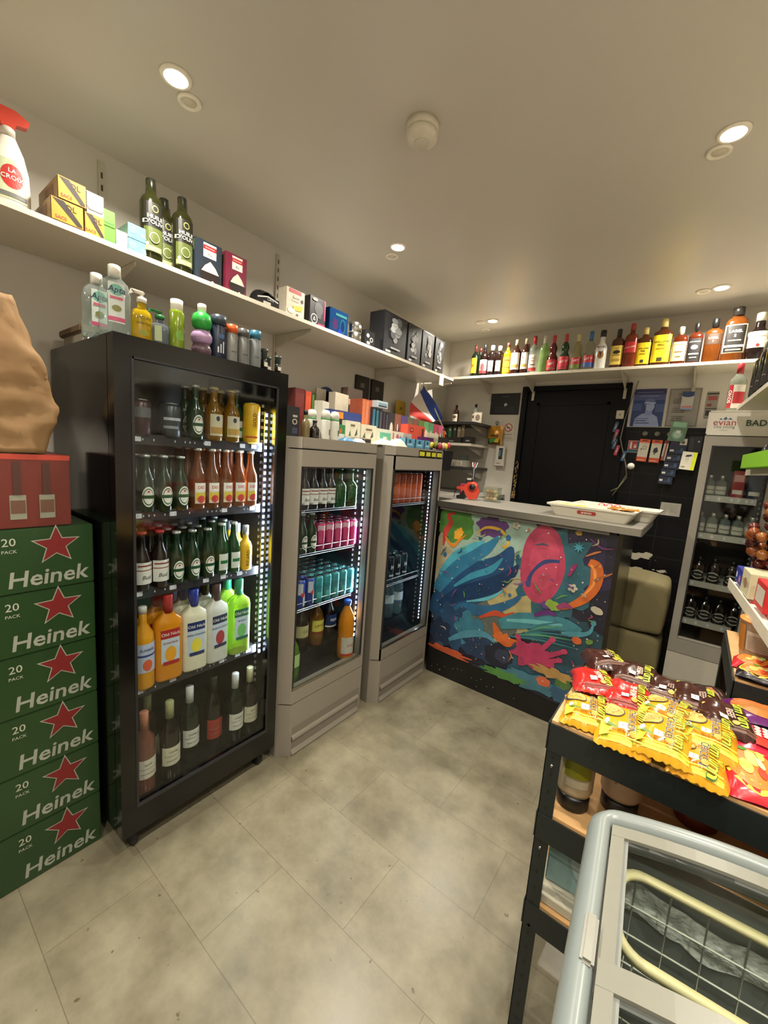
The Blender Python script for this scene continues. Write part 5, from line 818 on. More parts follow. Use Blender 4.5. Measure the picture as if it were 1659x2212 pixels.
# label gun and jar on the counter's left end
t = empty('label_gun', (-1.30, 2.72, 1.2225), .2, 'red-orange and black price label gun lying on the left end of the counter', 'label gun'); RO = P('c8402c', .35)
MB().prism([(-.09, .085), (-.04, .088), (-.01, .125), (.03, .13), (.055, .10), (.075, .06), (.06, .01), (.01, .0), (-.02, .03), (-.035, .065), (-.09, .068)], -.016, .016, RO, 'y').lathe([(.036, -.019), (.036, .019)], RO, 20, c=(.025, 0, .092), axis='y').obj('body', t)
MB().lathe([(.022, -.021), (.022, .021)], P('1a1717', .4), 18, c=(.025, 0, .092), axis='y').box(-.03, .02, -.012, .012, .118, .148, P('1c1a1a', .4), .004).box(-.02, .01, -.013, .013, .14, .152, P('b9b6ac', .4)).obj('label_roll', t)
MB().prism([(-.035, .06), (-.01, .03), (-.03, 0), (-.085, .0), (-.09, .02), (-.06, .03), (-.045, .062)], -.012, .012, P('1a1717', .4), 'y').tube([(-.09, 0, .075), (-.105, 0, .04), (-.11, .01, .006)], .0025, P('1a1717', .4)).obj('handle', t)
t = empty('biscuit_jar', (-1.155, 2.80, 1.2225), 0, 'clear square plastic tub of round golden biscuits on the counter', 'jar')
MB().box(-.05, .05, -.04, .04, 0, .095, CLEAR).obj('tub', t); MB().box(-.052, .052, -.042, .042, .095, .102, GL('e8e4da', .3, .1, 'd8d2c4')).obj('lid', t)
for k in range(9):
    o = MB().sphere((0, 0, 0), .017, P(('c9a46a', 'b88a50', 'd8bc8a')[k % 3], .6), 7, .9).obj('round_biscuit'); o.location = (-1.155-.028+.028*(k % 3), 2.80-.018+.018*((k//3) % 2), 1.2225+.018+.027*(k//3)); tag(o, 'round golden biscuit inside the clear tub on the counter', 'biscuit', 'biscuits in the clear tub')
carton('tissue_pack', 'pink-red upright box behind the label gun', 'box', .05, .04, .10, 'b8344a', [('e', .5, .5, .3, .3, 'd8a0a8')], (-1.40, 2.84, 1.2225), .1)
t = empty('pen_pot', (-1.42, 3.02, 1.2225), 0, 'black pole stand with pens at the back left of the counter', 'stand'); MB().lathe([(.03, -.03), (.03, .005), (.012, .01), (.012, .20)], P('141314', .4), 14).obj('pole', t)
for k in range(3): MB().tube([(.01*k-.01, 0, .19), (.022*k-.02, .005, .235)], .003, P(('d8d4ca', 'c03a3a', 'b9b9c0')[k], .4)).obj('pen', t)
# support under pole stand: rear return of the counter
tag(MB().box(-2.045, -1.36, 2.70, 3.56, .01, 1.19, P('1c1a1a', .5)).box(-2.045, -1.36, 2.62, 3.57, 1.19, 1.2215, LAM).obj('back_counter'), 'dark low return of the counter in the back left corner', 'counter')
t_ = bpy.data.objects['pen_pot']; t_.location.z = 1.2525
# ---------------------------------------------------------------- on the back wall
def sheet(name, label, cat, x0, x1, z0, z1, y, col, spec, th=.002, rough=.4):
    mb = MB().box(-(x1-x0)/2, (x1-x0)/2, -th, 0, -(z1-z0)/2, (z1-z0)/2, P(col, rough) if isinstance(col, str) else col)
    mb.decor(spec, lambda x, z, l: (x, -th-.0003*l, z), x1-x0, z1-z0); o = mb.obj(name); o.location = ((x0+x1)/2, y, (z0+z1)/2); tag(o, label, cat); return o
sheet('poster', 'black notice with small white lettering left of the black door', 'poster', -1.585, -1.32, 1.924, 2.108, 3.578, '121214', [('t', 'Information', .5, .85, .012, '8a8a8c'), ('p', [(.47, .5), (.55, .55), (.6, .45), (.5, .38)], 'b5b5b4')]+[('r', .15, .12+.07*k, .85, .145+.07*k, '3c3c40') for k in range(4)])
o = sheet('sign', 'no smoking sign left of the black door', 'sign', -1.455, -1.335, 1.70, 1.865, 3.578, 'c3bcab', [('e', .5, .68, .30, .22, 'a8282c'), ('e', .5, .68, .24, .175, 'cfc8b8'), ('r', .36, .65, .62, .70, '2c2824'), ('p', [(.30, .80), (.34, .83), (.70, .56), (.66, .53)], 'a8282c'), ('r', .2, .3, .8, .34, '8a8478'), ('r', .15, .15, .85, .18, 'a39c8e'), ('r', .15, .08, .85, .11, 'a39c8e')])
bl_ = '24386e'
sheet('poster', 'blue poster of a person in a cap and pale shirt, right of the black door', 'poster', -.468, -.270, 1.840, 2.106, 3.577, bl_,
 [('r', 0, .86, 1, 1, '2c2a5a'), ('r', 0, .70, 1, .86, '4a5486'), ('r', .1, .90, .9, .92, '6a72a0'), ('r', .2, .80, .8, .82, '7a84ac'), ('r', 0, .42, .3, .62, '41568c'), ('r', .72, .38, 1, .6, '41568c'),
  ('p', [(.1, .0), (.14, .22), (.34, .34), (.6, .36), (.82, .26), (.92, .0)], '8c9cc4'), ('p', [(.42, .30), (.44, .48), (.66, .48), (.64, .30)], '7a8cb8'), ('e', .56, .53, .14, .12, '93a2c8'), ('p', [(.38, .5), (.36, .66), (.46, .74), (.62, .74), (.72, .66), (.68, .60), (.44, .60)], '5a6a9a'), ('p', [(.38, .62), (.7, .60), (.74, .63), (.42, .66)], 'a8b4d2'), ('e', .38, .48, .06, .1, '2c3c70'), ('r', .15, .14, .5, .16, '2c3560'), ('r', .15, .08, .6, .10, '2c3560'), ('r', .15, .20, .55, .22, '5a6a9a')])
sheet('notice', 'grey framed notice with lines of black text, right of the blue poster', 'notice', -.252, -.068, 1.842, 2.103, 3.577, '8f8a80', [('r', .03, .02, .97, .98, '5a4a44'), ('r', .045, .03, .955, .97, '96918a'), ('t', 'INFORMATION', .5, .85, .012, '6a625a')]+[('t', s, .36, z, .010, '2c2822', .03) for s, z in (('IL EST INTERDIT', .72), ('DE VENDRE AUX', .67), ('MINEURS DE 18', .62), ('IL EST INTERDIT', .48), ('A CREDIT DANS', .43), ('L ETABLISSEMENT', .38), ('IL EST INTERDIT', .26), ('DE FUMER ICI', .21), ('MERCI A TOUS', .16))])
sheet('notice', 'narrow striped card on the back wall beside the red-capped bottle', 'notice', -.038, .025, 1.90, 2.075, 3.577, '8a857a', [('r', 0, .9, 1, .95, '2a2622'), ('r', .1, .68, .9, .84, '9a4a44'), ('r', .1, .45, .5, .55, '8a3a3a'), ('r', 0, .35, 1, .38, '2c2824'), ('r', .1, .1, .4, .3, '24201c')])
sheet('sign', 'small red and blue fire extinguisher sign beside the black door', 'sign', -.458, -.362, 1.648, 1.735, 3.577, 'c9c9c4', [('r', .03, .28, .62, .97, 'b0302e'), ('r', .62, .28, .97, .97, '2a5a74'), ('r', .03, .03, .97, .26, '2f5a72'), ('r', .12, .34, .26, .8, 'dcd2c8'), ('e', .2, .85, .05, .07, 'dcd2c8'), ('p', [(.38, .4), (.42, .75), (.48, .5), (.52, .8), (.58, .45), (.5, .38)], 'dcd2c8')])
def hook(x, z, i):
    t = empty('suction_hook', (x, 3.578, z), 0, 'clear suction hook on the back wall, '+('left', 'middle', 'right')[i]+' of three', 'hook', 'suction hooks')
    MB().lathe([(.019, 0), (.015, -.006), (.004, -.010), (1e-5, -.012)], GL('e6e2d8', .3, .1, 'd0cabc'), 18, axis='y').obj('cup', t); MB().tube([(0, -.012, 0), (0, -.018, -.012), (0, -.024, -.020), (0, -.028, -.012)], .0018, STEEL).obj('hook_wire', t)
for i, x in enumerate((-.362, -.287, -.212)): hook(x, 1.788, i)
def pack(label, x0, x1, z0, z1, y, col, spec, th=.012, tilt=0, name='blister_pack'):
    o = sheet(name, label, 'pack', x0, x1, z0, z1, y, col, spec, th); o.rotation_euler = (0, radians(tilt), 0); return o
ear = [('r', 0, .84, 1, 1, 'd4552c'), ('r', .25, .92, .75, .96, '1c1614'), ('r', 0, 0, 1, .20, 'd4552c'), ('r', .1, .05, .8, .09, 'e8b09a'), ('r', .1, .78, .9, .80, 'b5ac9a')]
pack('white and orange earphone pack on the left suction hook', -.385, -.322, 1.585, 1.745, 3.545, 'd6d0be', ear+[('e', .6, .62, .2, .09, '6a6660'), ('e', .6, .62, .15, .065, 'd6d0be'), ('e', .3, .55, .07, .035, '4a4642'), ('r', .28, .3, .31, .52, 'b9b2a2')], tilt=3)
pack('white and orange charger pack on the middle suction hook', -.308, -.246, 1.582, 1.742, 3.545, 'd6d0be', ear+[('p', [(.25, .45), (.3, .62), (.6, .68), (.75, .5), (.55, .42)], '25262c'), ('r', .35, .36, .5, .42, '3c3c42')], tilt=2)
pack('narrow red-edged pack hung beside the orange charger pack', -.235, -.208, 1.600, 1.740, 3.545, 'c9c3b4', [('r', 0, .85, 1, 1, '7a2622'), ('r', .4, 0, .7, .85, '9a3c2c'), ('r', 0, 0, .35, .2, 'b84a2c')], tilt=4)
nv = '141b30'
for k in range(5): pack('navy accessory pack, '+('topmost', 'second', 'third', 'fourth', 'lowest')[k]+' in the hanging column beside the narrow cooler', -.197-.008*k, -.100-.012*k, 1.645-.052*k, 1.70-.052*k, 3.52-.0*k, nv, [('r', .06, .35, .3, .6, 'c3c4c8'), ('e', .75, .5, .1, .3, '2f4a66'), ('r', .4, .2, .65, .5, '24304c')], .03, name='accessory_box')
pack('purple-navy card with a white square above the navy packs', -.196, -.098, 1.70, 1.765, 3.54, '241f42', [('r', .55, .2, .95, .85, 'd6d0c0'), ('r', .68, .35, .82, .6, '4a4436'), ('r', .1, .6, .5, .68, '6a5a8a'), ('r', .1, .4, .45, .46, '6a5a8a')], .006)
pack('white and yellow charger box in front of the navy packs', -.118, -.036, 1.545, 1.665, 3.49, 'd9d4c2', [('r', .74, 0, 1, 1, 'd6e02a'), ('p', [(.22, .72), (.3, .82), (.62, .86), (.66, .78), (.4, .72)], '2c2e34'), ('r', .32, .45, .34, .72, '8a867c'), ('r', .45, .5, .47, .76, '8a867c'), ('r', .1, .14, .35, .18, '6a665c')], .025, tilt=4, name='charger_box')
pack('pale green zip bag with a coiled cable on the right suction hook', -.212, -.115, 1.735, 1.87, 3.53, GL('b9d8c0', .45, .1, '9ab8a0'), [('r', .1, .72, .9, .98, '8ab89a'), ('e', .5, .34, .34, .26, '6a9a82'), ('e', .5, .34, .24, .17, 'a8c4b0'), ('r', .4, .42, .65, .55, 'dcdfd2')], .012, tilt=6, name='cable_bag')
pack('blue and white packet taped over the text notice', -.175, -.108, 1.955, 2.075, 3.56, 'b9b6b0', [('r', 0, .78, 1, 1, '22406a'), ('e', .5, .78, .45, .08, '22406a'), ('r', .1, .12, .95, .2, 'c86a6a'), ('r', 0, 0, 1, .1, '8a9ac4')], .012, name='packet')
pack('black card with a round cap hung beside the zip bag', -.095, -.02, 1.66, 1.775, 3.555, '1a1b1e', [('e', .75, .7, .06, .05, 'd0ccc0'), ('r', .1, .2, .4, .9, '2f3438')], .006, name='card_pack')
sheet('paper_note', 'torn white paper note taped on the black tiles', 'note', -.195, -.075, 1.212, 1.305, 3.579, 'bdb9ae', [('r', .15, .8-.1*k, .85, .82-.1*k, '9a968c') for k in range(6)], .001)
# string with keyrings and bulb by the door
t = empty('bead_string', (-.47, 3.54, 2.04), 0, 'grey cord hanging beside the black door, holding red and blue tags', 'cord')
MB().tube([(.02, .0, .12), (.0, -.02, 0), (-.025, -.03, -.15), (-.035, -.04, -.3), (.03, -.05, -.5), (.045, -.05, -.58), (-.03, -.05, -.72)], .004, P('7a766a', .6)).tube([(.045, -.05, -.55), (.0, -.05, -.66), (-.045, -.05, -.69)], .003, P('8a8a5a', .6)).obj('cord', t)
for k, (x, z, c) in enumerate(((-.545, 1.825, '2a4668'), (-.535, 1.77, 'a83448'), (-.54, 1.735, '2a4668'), (-.535, 1.70, '2a4668'), (-.515, 1.655, 'a83448'), (-.465, 1.615, '2a5070'))):
    o = MB().box(-.011, .011, -.006, .006, -.038, .038, P(c, .5), .003).decor([('t', 'clipper', .5, .5, .014, 'cfcac0', .01, 90)], flat(-.0062), .02, .07).obj('lighter_tag'); o.location = (x, 3.49, z); o.rotation_euler.y = radians(12); tag(o, ('blue', 'red', 'blue', 'blue', 'red', 'teal blue')[k]+' tag on the cord beside the door, '+('topmost', 'second', 'third', 'fourth', 'fifth', 'lowest')[k]+' of six', 'tag', 'tags on the cord')
o = MB().sphere((0, 0, 0), .024, P('d6d2c6', .35), 10).obj('round_charm'); o.location = (-.408, 3.48, 1.545); tag(o, 'round white ball charm on the cord beside the door', 'charm')
carton('key_charm', 'small white house-shaped charm near the top of the cord', 'charm', .05, .01, .06, 'b9b2a0', [('e', .5, .5, .1, .1, '5a564c')], (-.53, 3.50, 1.885), 0)
# yellow bag and phone pack left
t = empty('coffee_pouch', (-1.49, 3.545, 1.655), 0, 'gold and black pouch hanging on a hook left of the door', 'pouch')
MB().grid(lambda u, v: (-.065+.13*u+.004*sin(12*v), -.012-.016*sin(pi*u)*sin(pi*v)-.003*sin(9*u+7*v), .165*v), 12, 12, P('b8801c', .3, .2, bump=.2)).box(-.06, .06, -.008, -.004, 0, .16, P('b8801c')).decor([('r', .05, 0, .95, .3, '1c1812'), ('p', [(.1, .25), (.5, .4), (.6, .15), (.2, .05)], '3a8a3a'), ('p', [(.5, .1), (.6, .3), (.9, .35), (.85, .08)], 'c9a82a'), ('r', .2, .46, .8, .52, '2c2010'), ('e', .6, .4, .18, .07, '8a5a1c')], lambda x, z, l: (x, -.032-.0004*l, .082+z), .12, .15).obj('pouch_body', t)
sheet('phone_case_pack', 'white pack with a phone picture hanging below the gold pouch', 'pack', -1.47, -1.385, 1.465, 1.648, 3.54, 'c3bdb0', [('r', .12, .32, .85, .95, 'd3cdc0'), ('r', .35, .36, .78, .9, '23262e'), ('r', .4, .5, .55, .8, '5a8ab0'), ('r', .6, .45, .72, .85, '3a5a44'), ('r', .15, .14, .6, .18, '8a8478'), ('r', .0, .0, 1, .05, '6a665c')], .01)
hook(-1.505, 1.85, 0); bpy.data.objects['suction_hook.003']['label'] = 'small clear hook above the gold pouch'; 
# cushions stacked behind the counter
CU = P('7d7350', .85, var=.12, nscale=5, bump=.35)
def cushion(z, label):
    def fn(W, D, Hh):
        bm = bmesh.new(); bmesh.ops.create_cube(bm, size=1); bmesh.ops.subdivide_edges(bm, edges=bm.edges[:], cuts=7, use_grid_fill=True)
        for v in bm.verts:
            x, y, zz = v.co*2; v.co = Vector((x*W/2*(1-.03*zz*zz)*(1-.04*y*y), y*D/2*(1-.05*x*x*zz*zz)+.006*sin(11*x+7*zz), (zz*Hh/2)*(1-.07*x*x)+.005*sin(9*x+5*y)))
        return bm
    bm = fn(.52, .36, .36); me = bpy.data.meshes.new('cushion'); bm.to_mesh(me); bm.free(); me.materials.append(CU)
    for p in me.polygons: p.use_smooth = True
    o = bpy.data.objects.new('seat_cushion', me); COL.objects.link(o); o.location = (-.30, 3.27, z); md = o.modifiers.new('b', 'SUBSURF'); md.levels = 1; md.render_levels = 1; tag(o, label, 'cushion', 'beige block cushions')
cushion(.642, 'beige block cushion, upper of the two stacked behind the counter'); cushion(.278, 'beige block cushion, lower of the two stacked behind the counter')
tag(MB().box(-.54, -.06, 3.1, 3.44, .002, .098, P('26221c', .6)).obj('cushion_plinth'), 'low dark plinth under the stacked beige cushions', 'plinth')
# ---------------------------------------------------------------- green beer cartons, red carton, paper bag at the left
XG = -1.58
for k in range(6):
    z0 = .002+.2*k; y0, y1 = .06, .487; c = P('24411f', .3, var=.15, nscale=6)
    mb = MB().box(XG-.34, XG, y0, y1, z0, z0+.198, c, .003)
    yc = (y0+y1)/2
    sp = [('t', 'Heinek', .715, .20, .070, '9c9f92', .03, 0, .12), ('s', .765, .70, .066, '9ea092'), ('s', .765, .70, .058, '7c1f20'), ('t', '20', .50, .80, .034, 'b4b7a4', .01), ('t', 'PACK', .50, .66, .014, 'b4b7a4', .01),
          ('r', .02, .10, .10, .40, '9aa88a'), ('r', .035, .40, .085, .62, '7a9a72'), ('r', .045, .62, .075, .8, '7a9a72'), ('r', .03, .46, .09, .5, 'c9cbb8'), ('r', .14, .10, .22, .40, '9aa88a'), ('r', .155, .40, .205, .62, '7a9a72'), ('r', .165, .62, .195, .8, '7a9a72')]
    mb.decor(sp, lambda x, y, l: (XG+.0004*l, yc+x, z0+.1+y), y1-y0, .198)
    tag(mb.obj('beer_carton'), 'green beer carton with red star, '+('lowest', 'second from the floor', 'third from the floor', 'fourth from the floor', 'fifth from the floor', 'topmost green one')[k]+' in the stack', 'carton', 'stacked green beer cartons')
mb = MB().box(XG-.33, XG-.005, .05, .43, 1.202, 1.425, P('6b2a22', .35, var=.15, nscale=5), .003)
mb.decor([('r', 0, .93, 1, 1, 'b8402e'), ('r', .1, 0, .4, .17, 'a8a48a')]+[q for u in (.66, .84) for q in (('r', u-.05, .12, u+.05, .45, '8a8a78'), ('r', u-.045, .2, u+.045, .38, '6a4a3a'), ('r', u-.025, .45, u+.025, .9, '4a2a20'))], lambda x, y, l: (XG-.005+.0004*l, .24+x, 1.313+y), .38, .22)
tag(mb.obj('beer_carton'), 'red bottle carton on top of the green beer carton stack', 'carton')
bm = bmesh.new(); bmesh.ops.create_cube(bm, size=1); bmesh.ops.subdivide_edges(bm, edges=bm.edges[:], cuts=27, use_grid_fill=True)
from mathutils import noise as nz
for v in bm.verts:
    x, y, z = v.co*2; t_ = (z+1)/2
    w_ = .19*(.82+.2*min(1, t_*3) if t_ < .33 else 1.02-(t_-.33)*.62); d_ = .11*(1-.5*max(0, t_-.5))
    n_ = nz.noise(Vector((x*1.5, y*1.8, z*2.1)))*.012-abs(nz.noise(Vector((x*2, y*2.6+5, z*3))))*.016+.011*min(.6, nz.voronoi(Vector((x*2.2, y*2.6, z*3.0)))[0][1]-nz.voronoi(Vector((x*2.2, y*2.6, z*3.0)))[0][0])
    v.co = Vector((x*d_+n_, y*w_+n_*.7+.02*(1-t_), t_*.44+n_*.3))
me = bpy.data.meshes.new('bag'); bm.to_mesh(me); bm.free(); me.materials.append(P('8a6a44', .75, var=.12, nscale=12, bump=.3))
[setattr(p_, 'use_smooth', True) for p_ in me.polygons]
o = bpy.data.objects.new('paper_bag', me); COL.objects.link(o); o.location = (-1.69, .20, 1.428); tag(o, 'crumpled brown paper bag standing on the red bottle carton', 'bag')
pb = o; MB().tube([(.06, -.03, .42), (.07, -.01, .47), (.07, .03, .475), (.06, .06, .42)], .006, P('3c2c1c', .7)).obj('handle', pb)
# ---------------------------------------------------------------- black boltless racks
RK = P('1a201f', .38, var=.1)
def hole_post(t, x, y, z0, z1, fx, fy):
    mb = MB().box(x, x+fx*.035, y, y+fy*.002, z0, z1, RK).box(x, x+fx*.002, y, y+fy*.035, z0, z1, RK)
    n = int((z1-z0)/.045)
    for k in range(n): z = z1-.04-.045*k; mb.decor([('p', [(.3, .5), (.5, .9), (.7, .6), (.5, .1)], '0b0d0d')], lambda a, b, l: (x+fx*.0175+a, y-fy*.0004, z+b), .016, .018); mb.decor([('p', [(.3, .5), (.5, .9), (.7, .6), (.5, .1)], '0b0d0d')], lambda a, b, l: (x-fx*.0004, y+fy*.0175+a, z+b), .016, .018)
    for k in (1, 6, 11): mb.lathe([(.004, -.003), (.004, 0)], P('b9b6ac', .3, 1), 8, c=(x+fx*.0175, y, z1-.06-.045*k), axis='y') if z1-.06-.045*k > z0 else None
    mb.obj('post', t)
def rack(label, x0, x1, y0, y1, decks, ztop, beam=.066):
    t = empty('storage_rack', ((x0+x1)/2, (y0+y1)/2, 0), 0, label, 'rack', 'black racks'); ox, oy = (x0+x1)/2, (y0+y1)/2; a, b, c, d = x0-ox, x1-ox, y0-oy, y1-oy
    for x, fx in ((a, 1), (b, -1)):
        for y, fy in ((c, 1), (d, -1)): hole_post(t, x, y, 0.001, ztop, fx, fy)
    for z in decks:
        MB().box(a+.003, b-.003, c+.004, d-.004, z-.008, z, WOOD).obj('deck', t)
        MB().box(a+.002, b-.002, c-.003, c+.001, z-beam-.008, z-.006, RK).box(a+.002, b-.002, d-.001, d+.003, z-beam-.008, z-.006, RK).box(a-.003, a+.001, c, d, z-beam-.008, z-.006, RK).box(b-.001, b+.003, c, d, z-beam-.008, z-.006, RK).obj('beam', t)
    return t
rack('black perforated metal rack with noodle packets on its wooden top, behind the freezer', -.200, .59, .985, 1.43, (.90, .66, .405), .894)
rack('taller black rack with cup noodles, against the right wall', .155, .555, 1.46, 1.93, (.955, .55, .15), .949)
# noodle packets
def noodle(label, loc, rz, c, c2, bowl, word, wc='f0ead8', group='noodle packets', W=.145, D=.108, h=.028, tilt=(0, 0), name='noodle_packet', brand=True):
    rn = random.Random(int(loc[0]*1e4+loc[1]*1e3)); ph = [rn.random()*6 for _ in range(4)]
    def hgt(u, v):
        e = max(0, 1-abs(2*u-1)**5)*max(0, 1-abs(2*v-1)**4); cr = .0014*sin(10*u+ph[0]+2*sin(5*v+ph[1]))+.0010*sin(13*v+ph[2]+3*u); return .004+h*e**.6+cr*(.5+e)
    def edge(u, v): return (-W/2+W*u+(.003*(1 if int(v*22) % 2 else -1) if u in (0, 1) else 0), -D/2+D*v*(1)+.005*sin(5*u+ph[3])*(1 if v in (0, 1) else 0))
    mb = MB().grid(lambda u, v: (*edge(u, v), hgt(u, v)), 22, 18, P(c, .22, var=.08, bump=.12)).grid(lambda u, v: (*edge(u, v), .0005+(.002 if 0 < u < 1 else .003)), 22, 18, P(c2, .3))
    q = lambda x, y, l: (x, y, hgt(x/W+.5, y/D+.5)+.0010+.0005*l)
    sp = []
    if bowl: sp += [('e', .30, .22, .20, .24, '3a3a38'), ('e', .30, .23, .18, .21, 'd0a050')]
    if bowl: sp += [('e', .22+.17*rn.random(), .08+.3*rn.random(), .022, .012, 'e8c880') for _ in range(14)]+[('p', [(.62, .0), (.80, .22), (.95, .16), (.98, 0)], c2), ('e', .72, .12, .07, .05, 'e6dcc0'), ('p', [(.74, .14), (.80, .34), (.83, .33), (.80, .12)], '5a7a2a')]
    if brand: sp += [('t', 'YumYum', .49, .79, .032, '1c5a24', .07), ('t', 'YumYum', .49, .79, .032, 'f0e63a', .015), ('t', word, .58, .58, .019, wc, .05), ('t', word, .58, .58, .019, '1d1812' if wc == 'f0ead8' else wc, .01)]
    sp += [('r', .70, .34, .84, .50, 'eae6da'), ('r', .73, .41, .80, .43, '8a867c'), ('e', .88, .62, .05, .07, 'c9922a')]
    sp.insert(0, ('r', .90, .02, .99, .98, c2))
    for u in (0, 1): sp += [('r', (.03 if u == 0 else .955), .05, (.045 if u == 0 else .97), .95, c2)]
    mb.decor([s for s in sp], q, W*.94, D*.92, 16); o = mb.obj(name); o.location = loc; o.rotation_euler = (tilt[0], tilt[1], rz); tag(o, label, 'noodle packet', group); return o
Z1 = .902; R = -pi/2
yl, rd, br = ('d8961c', 'c9c83a'), ('b82420', '8a2a20'), ('3a1c16', '6a4a3c')
noodle('brown noodle packet, leftmost in the back row', (-.150, 1.375, Z1+.012), R+.5, *br, 0, 'BEEF', 'b59a8a', 'brown noodle packets', tilt=(.1, -.15))
noodle('brown noodle packet, second from the left in the back row', (-.065, 1.335, Z1+.014), R+.05, *br, 0, 'BEEF', 'b59a8a', 'brown noodle packets')
noodle('brown noodle packet, third from the left in the back row', (.010, 1.315, Z1+.006), R-.02, *br, 0, 'BEEF', 'b59a8a', 'brown noodle packets', W=.13)
noodle('brown noodle packet, fourth from the left in the back row', (.075, 1.290, Z1+.02), R+.05, *br, 0, 'BEEF', 'b59a8a', 'brown noodle packets')
noodle('brown noodle packet with bright yellow logo, rightmost in the back row', (.125, 1.225, Z1+.028), R+.12, *br, 0, 'BEEF', 'b59a8a', 'brown noodle packets')
noodle('red noodle packet at the far left edge of the shelf', (-.150, 1.215, Z1+.010), R+.35, *rd, 0, 'SHRIMP', 'f0c8b8', 'red noodle packets', tilt=(.05, -.12))
noodle('red noodle packet in the middle of the heap', (-.065, 1.185, Z1+.014), R+.08, *rd, 0, 'SHRIMP', 'f0c8b8', 'red noodle packets')
noodle('yellow noodle packet at the front left corner', (-.135, 1.060, Z1), R+.18, *yl, 1, 'CHICKEN', group='yellow noodle packets', W=.135)
noodle('yellow noodle packet overhanging the front edge, second from the left', (-.052, 1.035, Z1+.012), R+.10, *yl, 1, 'CHICKEN', group='yellow noodle packets', tilt=(0, .09), W=.15)
noodle('yellow noodle packet lying behind the overhanging ones, bowl picture showing', (.018, 1.160, Z1+.016), R-.12, *yl, 1, 'CHICKEN', group='yellow noodle packets')
noodle('yellow noodle packet overhanging the front edge, third from the left', (.018, 1.035, Z1+.026), R-.02, *yl, 1, 'CHICKEN', group='yellow noodle packets', tilt=(.03, .08))
noodle('yellow noodle packet with large bowl picture, right of the heap', (.096, 1.120, Z1+.022), R-.02, *yl, 1, 'CHICKEN', group='yellow noodle packets')
noodle('yellow noodle packet nearest the front on the right', (.078, 1.022, Z1+.006), R-.05, *yl, 1, 'CHICKEN', group='yellow noodle packets', D=.10, W=.12)
def meal(label, loc, rz, c, c2, spec, W=.14, D=.13, h=.02, name='meal_packet', tilt=(0, 0)):
    ph = loc[1]*50
    hg = lambda u, v: .003+h*(max(0, 1-abs(2*u-1)**4)*max(0, 1-abs(2*v-1)**4))**.6+.0015*sin(15*u+ph)+.0012*sin(12*v+ph)
    mb = MB().grid(lambda u, v: (-W/2+W*u, -D/2+D*v, hg(u, v)), 18, 14, P(c, .25, var=.1, bump=.1)).grid(lambda u, v: (-W/2+W*u, -D/2+D*v, .0005), 18, 14, P(c2, .3))
    mb.decor(spec, lambda x, y, l: (x, y, hg(x/W+.5, y/D+.5)+.0006+.0004*l), W*.96, D*.96, 16); o = mb.obj(name); o.location = loc; o.rotation_euler = (*tilt, rz); tag(o, label, 'packet', 'meal packets'); return o
nd = [('e', .5, .35, .48, .34, 'e6c23a'), ('e', .5, .33, .43, .29, 'd8742a'), ('e', .4, .38, .16, .08, 'e8c070'), ('e', .6, .26, .16, .08, 'e8b050'), ('e', .2, .3, .08, .07, '4a8a2a'), ('e', .3, .5, .1, .05, 'b8d05a'), ('e', .7, .42, .1, .05, 'c8402a'), ('e', .5, .46, .12, .04, 'f0dca0')]
meal('big red noodle packet with a pasta picture, front right of the shelf', (.185, 1.08, .902), R+.15, 'b81f2c', '7a1420', nd+[('t', 'Noodles', .5, .82, .022, 'f0e0d0', .02), ('r', .62, .52, .82, .62, 'e6e2d6')], .17, .14, .03)
meal('pink and red packet with a cereal ring picture, behind the big red one', (.195, 1.205, .915), R, 'b8243c', '7a1a44', [('p', [(.05, .1), (.1, .8), (.9, .7), (.95, .15)], 'd8a04a')]+[('e', .3+.08*(k % 4), .3+.12*(k//4), .035, .05, 'e6d8b8') for k in range(12)]+[('r', .65, .35, .85, .6, 'b8301c')], .15, .12, .02)
meal('purple and orange packet leaning beside the taller rack', (.200, 1.325, .925), R+.2, '5a1c5c', '1c1c5a', [('e', .55, .45, .4, .42, 'd8642a'), ('e', .7, .4, .25, .3, 'a86a2a')], .15, .13, .025, tilt=(0, -.2))
meal('dark packet in the gap between the two racks', (.12, 1.40, .904), R+.3, '2a1a16', '1c1210', [('r', .2, .3, .8, .5, '9a5a3a'), ('r', .3, .6, .6, .66, '6a4a3a')], .12, .07, .015)
meal('red and yellow packet, nearer the cup noodles on the taller rack', (.222, 1.590, .957), R-.1, 'c02430', '8a1a20', nd[1:]+[('r', .6, .6, 1, 1, 'e0b01c'), ('r', .3, .78, .55, .86, 'f0e8d8')], .10, .13, .022)
meal('orange and dark packet at the front of the taller rack', (.225, 1.500, .962), R-.12, '241a20', '1a1420', nd+[('r', .45, .55, .62, .72, 'e6e2d6')], .09, .13, .022)
t = empty('cup_noodles', (.225, 1.70, .956), 0, 'round cardboard noodle cup with an orange lid on the taller rack', 'cup')
MB().lathe([(.045, 0), (.047, .002), (.058, .11), (.060, .112), (.060, .116)], P('b09a84', .55), 32).decor([('r', 0, .1, .3, .95, 'b8762a'), ('r', .35, .2, .9, .8, 'c3b2a0')]+[('r', .4, .25+.06*k, .85, .27+.06*k, '8a7a68') for k in range(8)], lambda x, y, l: ((.0535+.1*y+.0005*l)*sin(x/.053-.5), -(.0535+.1*y+.0005*l)*cos(x/.053-.5), .058+y), .11, .1, 12).obj('cup_body', t)
MB().lathe([(.0605, .112), (.0605, .118), (1e-5, .119)], P('d8883c', .4), 32).decor([('e', .5, .5, .4, .4, 'e0a04a'), ('p', [(.3, .4), (.5, .7), (.7, .5), (.6, .3)], 'e6cf9a'), ('e', .6, .6, .12, .08, 'c86a2a')], lambda x, y, l: (x, y, .1195+.0004*l), .12, .12).obj('lid', t)
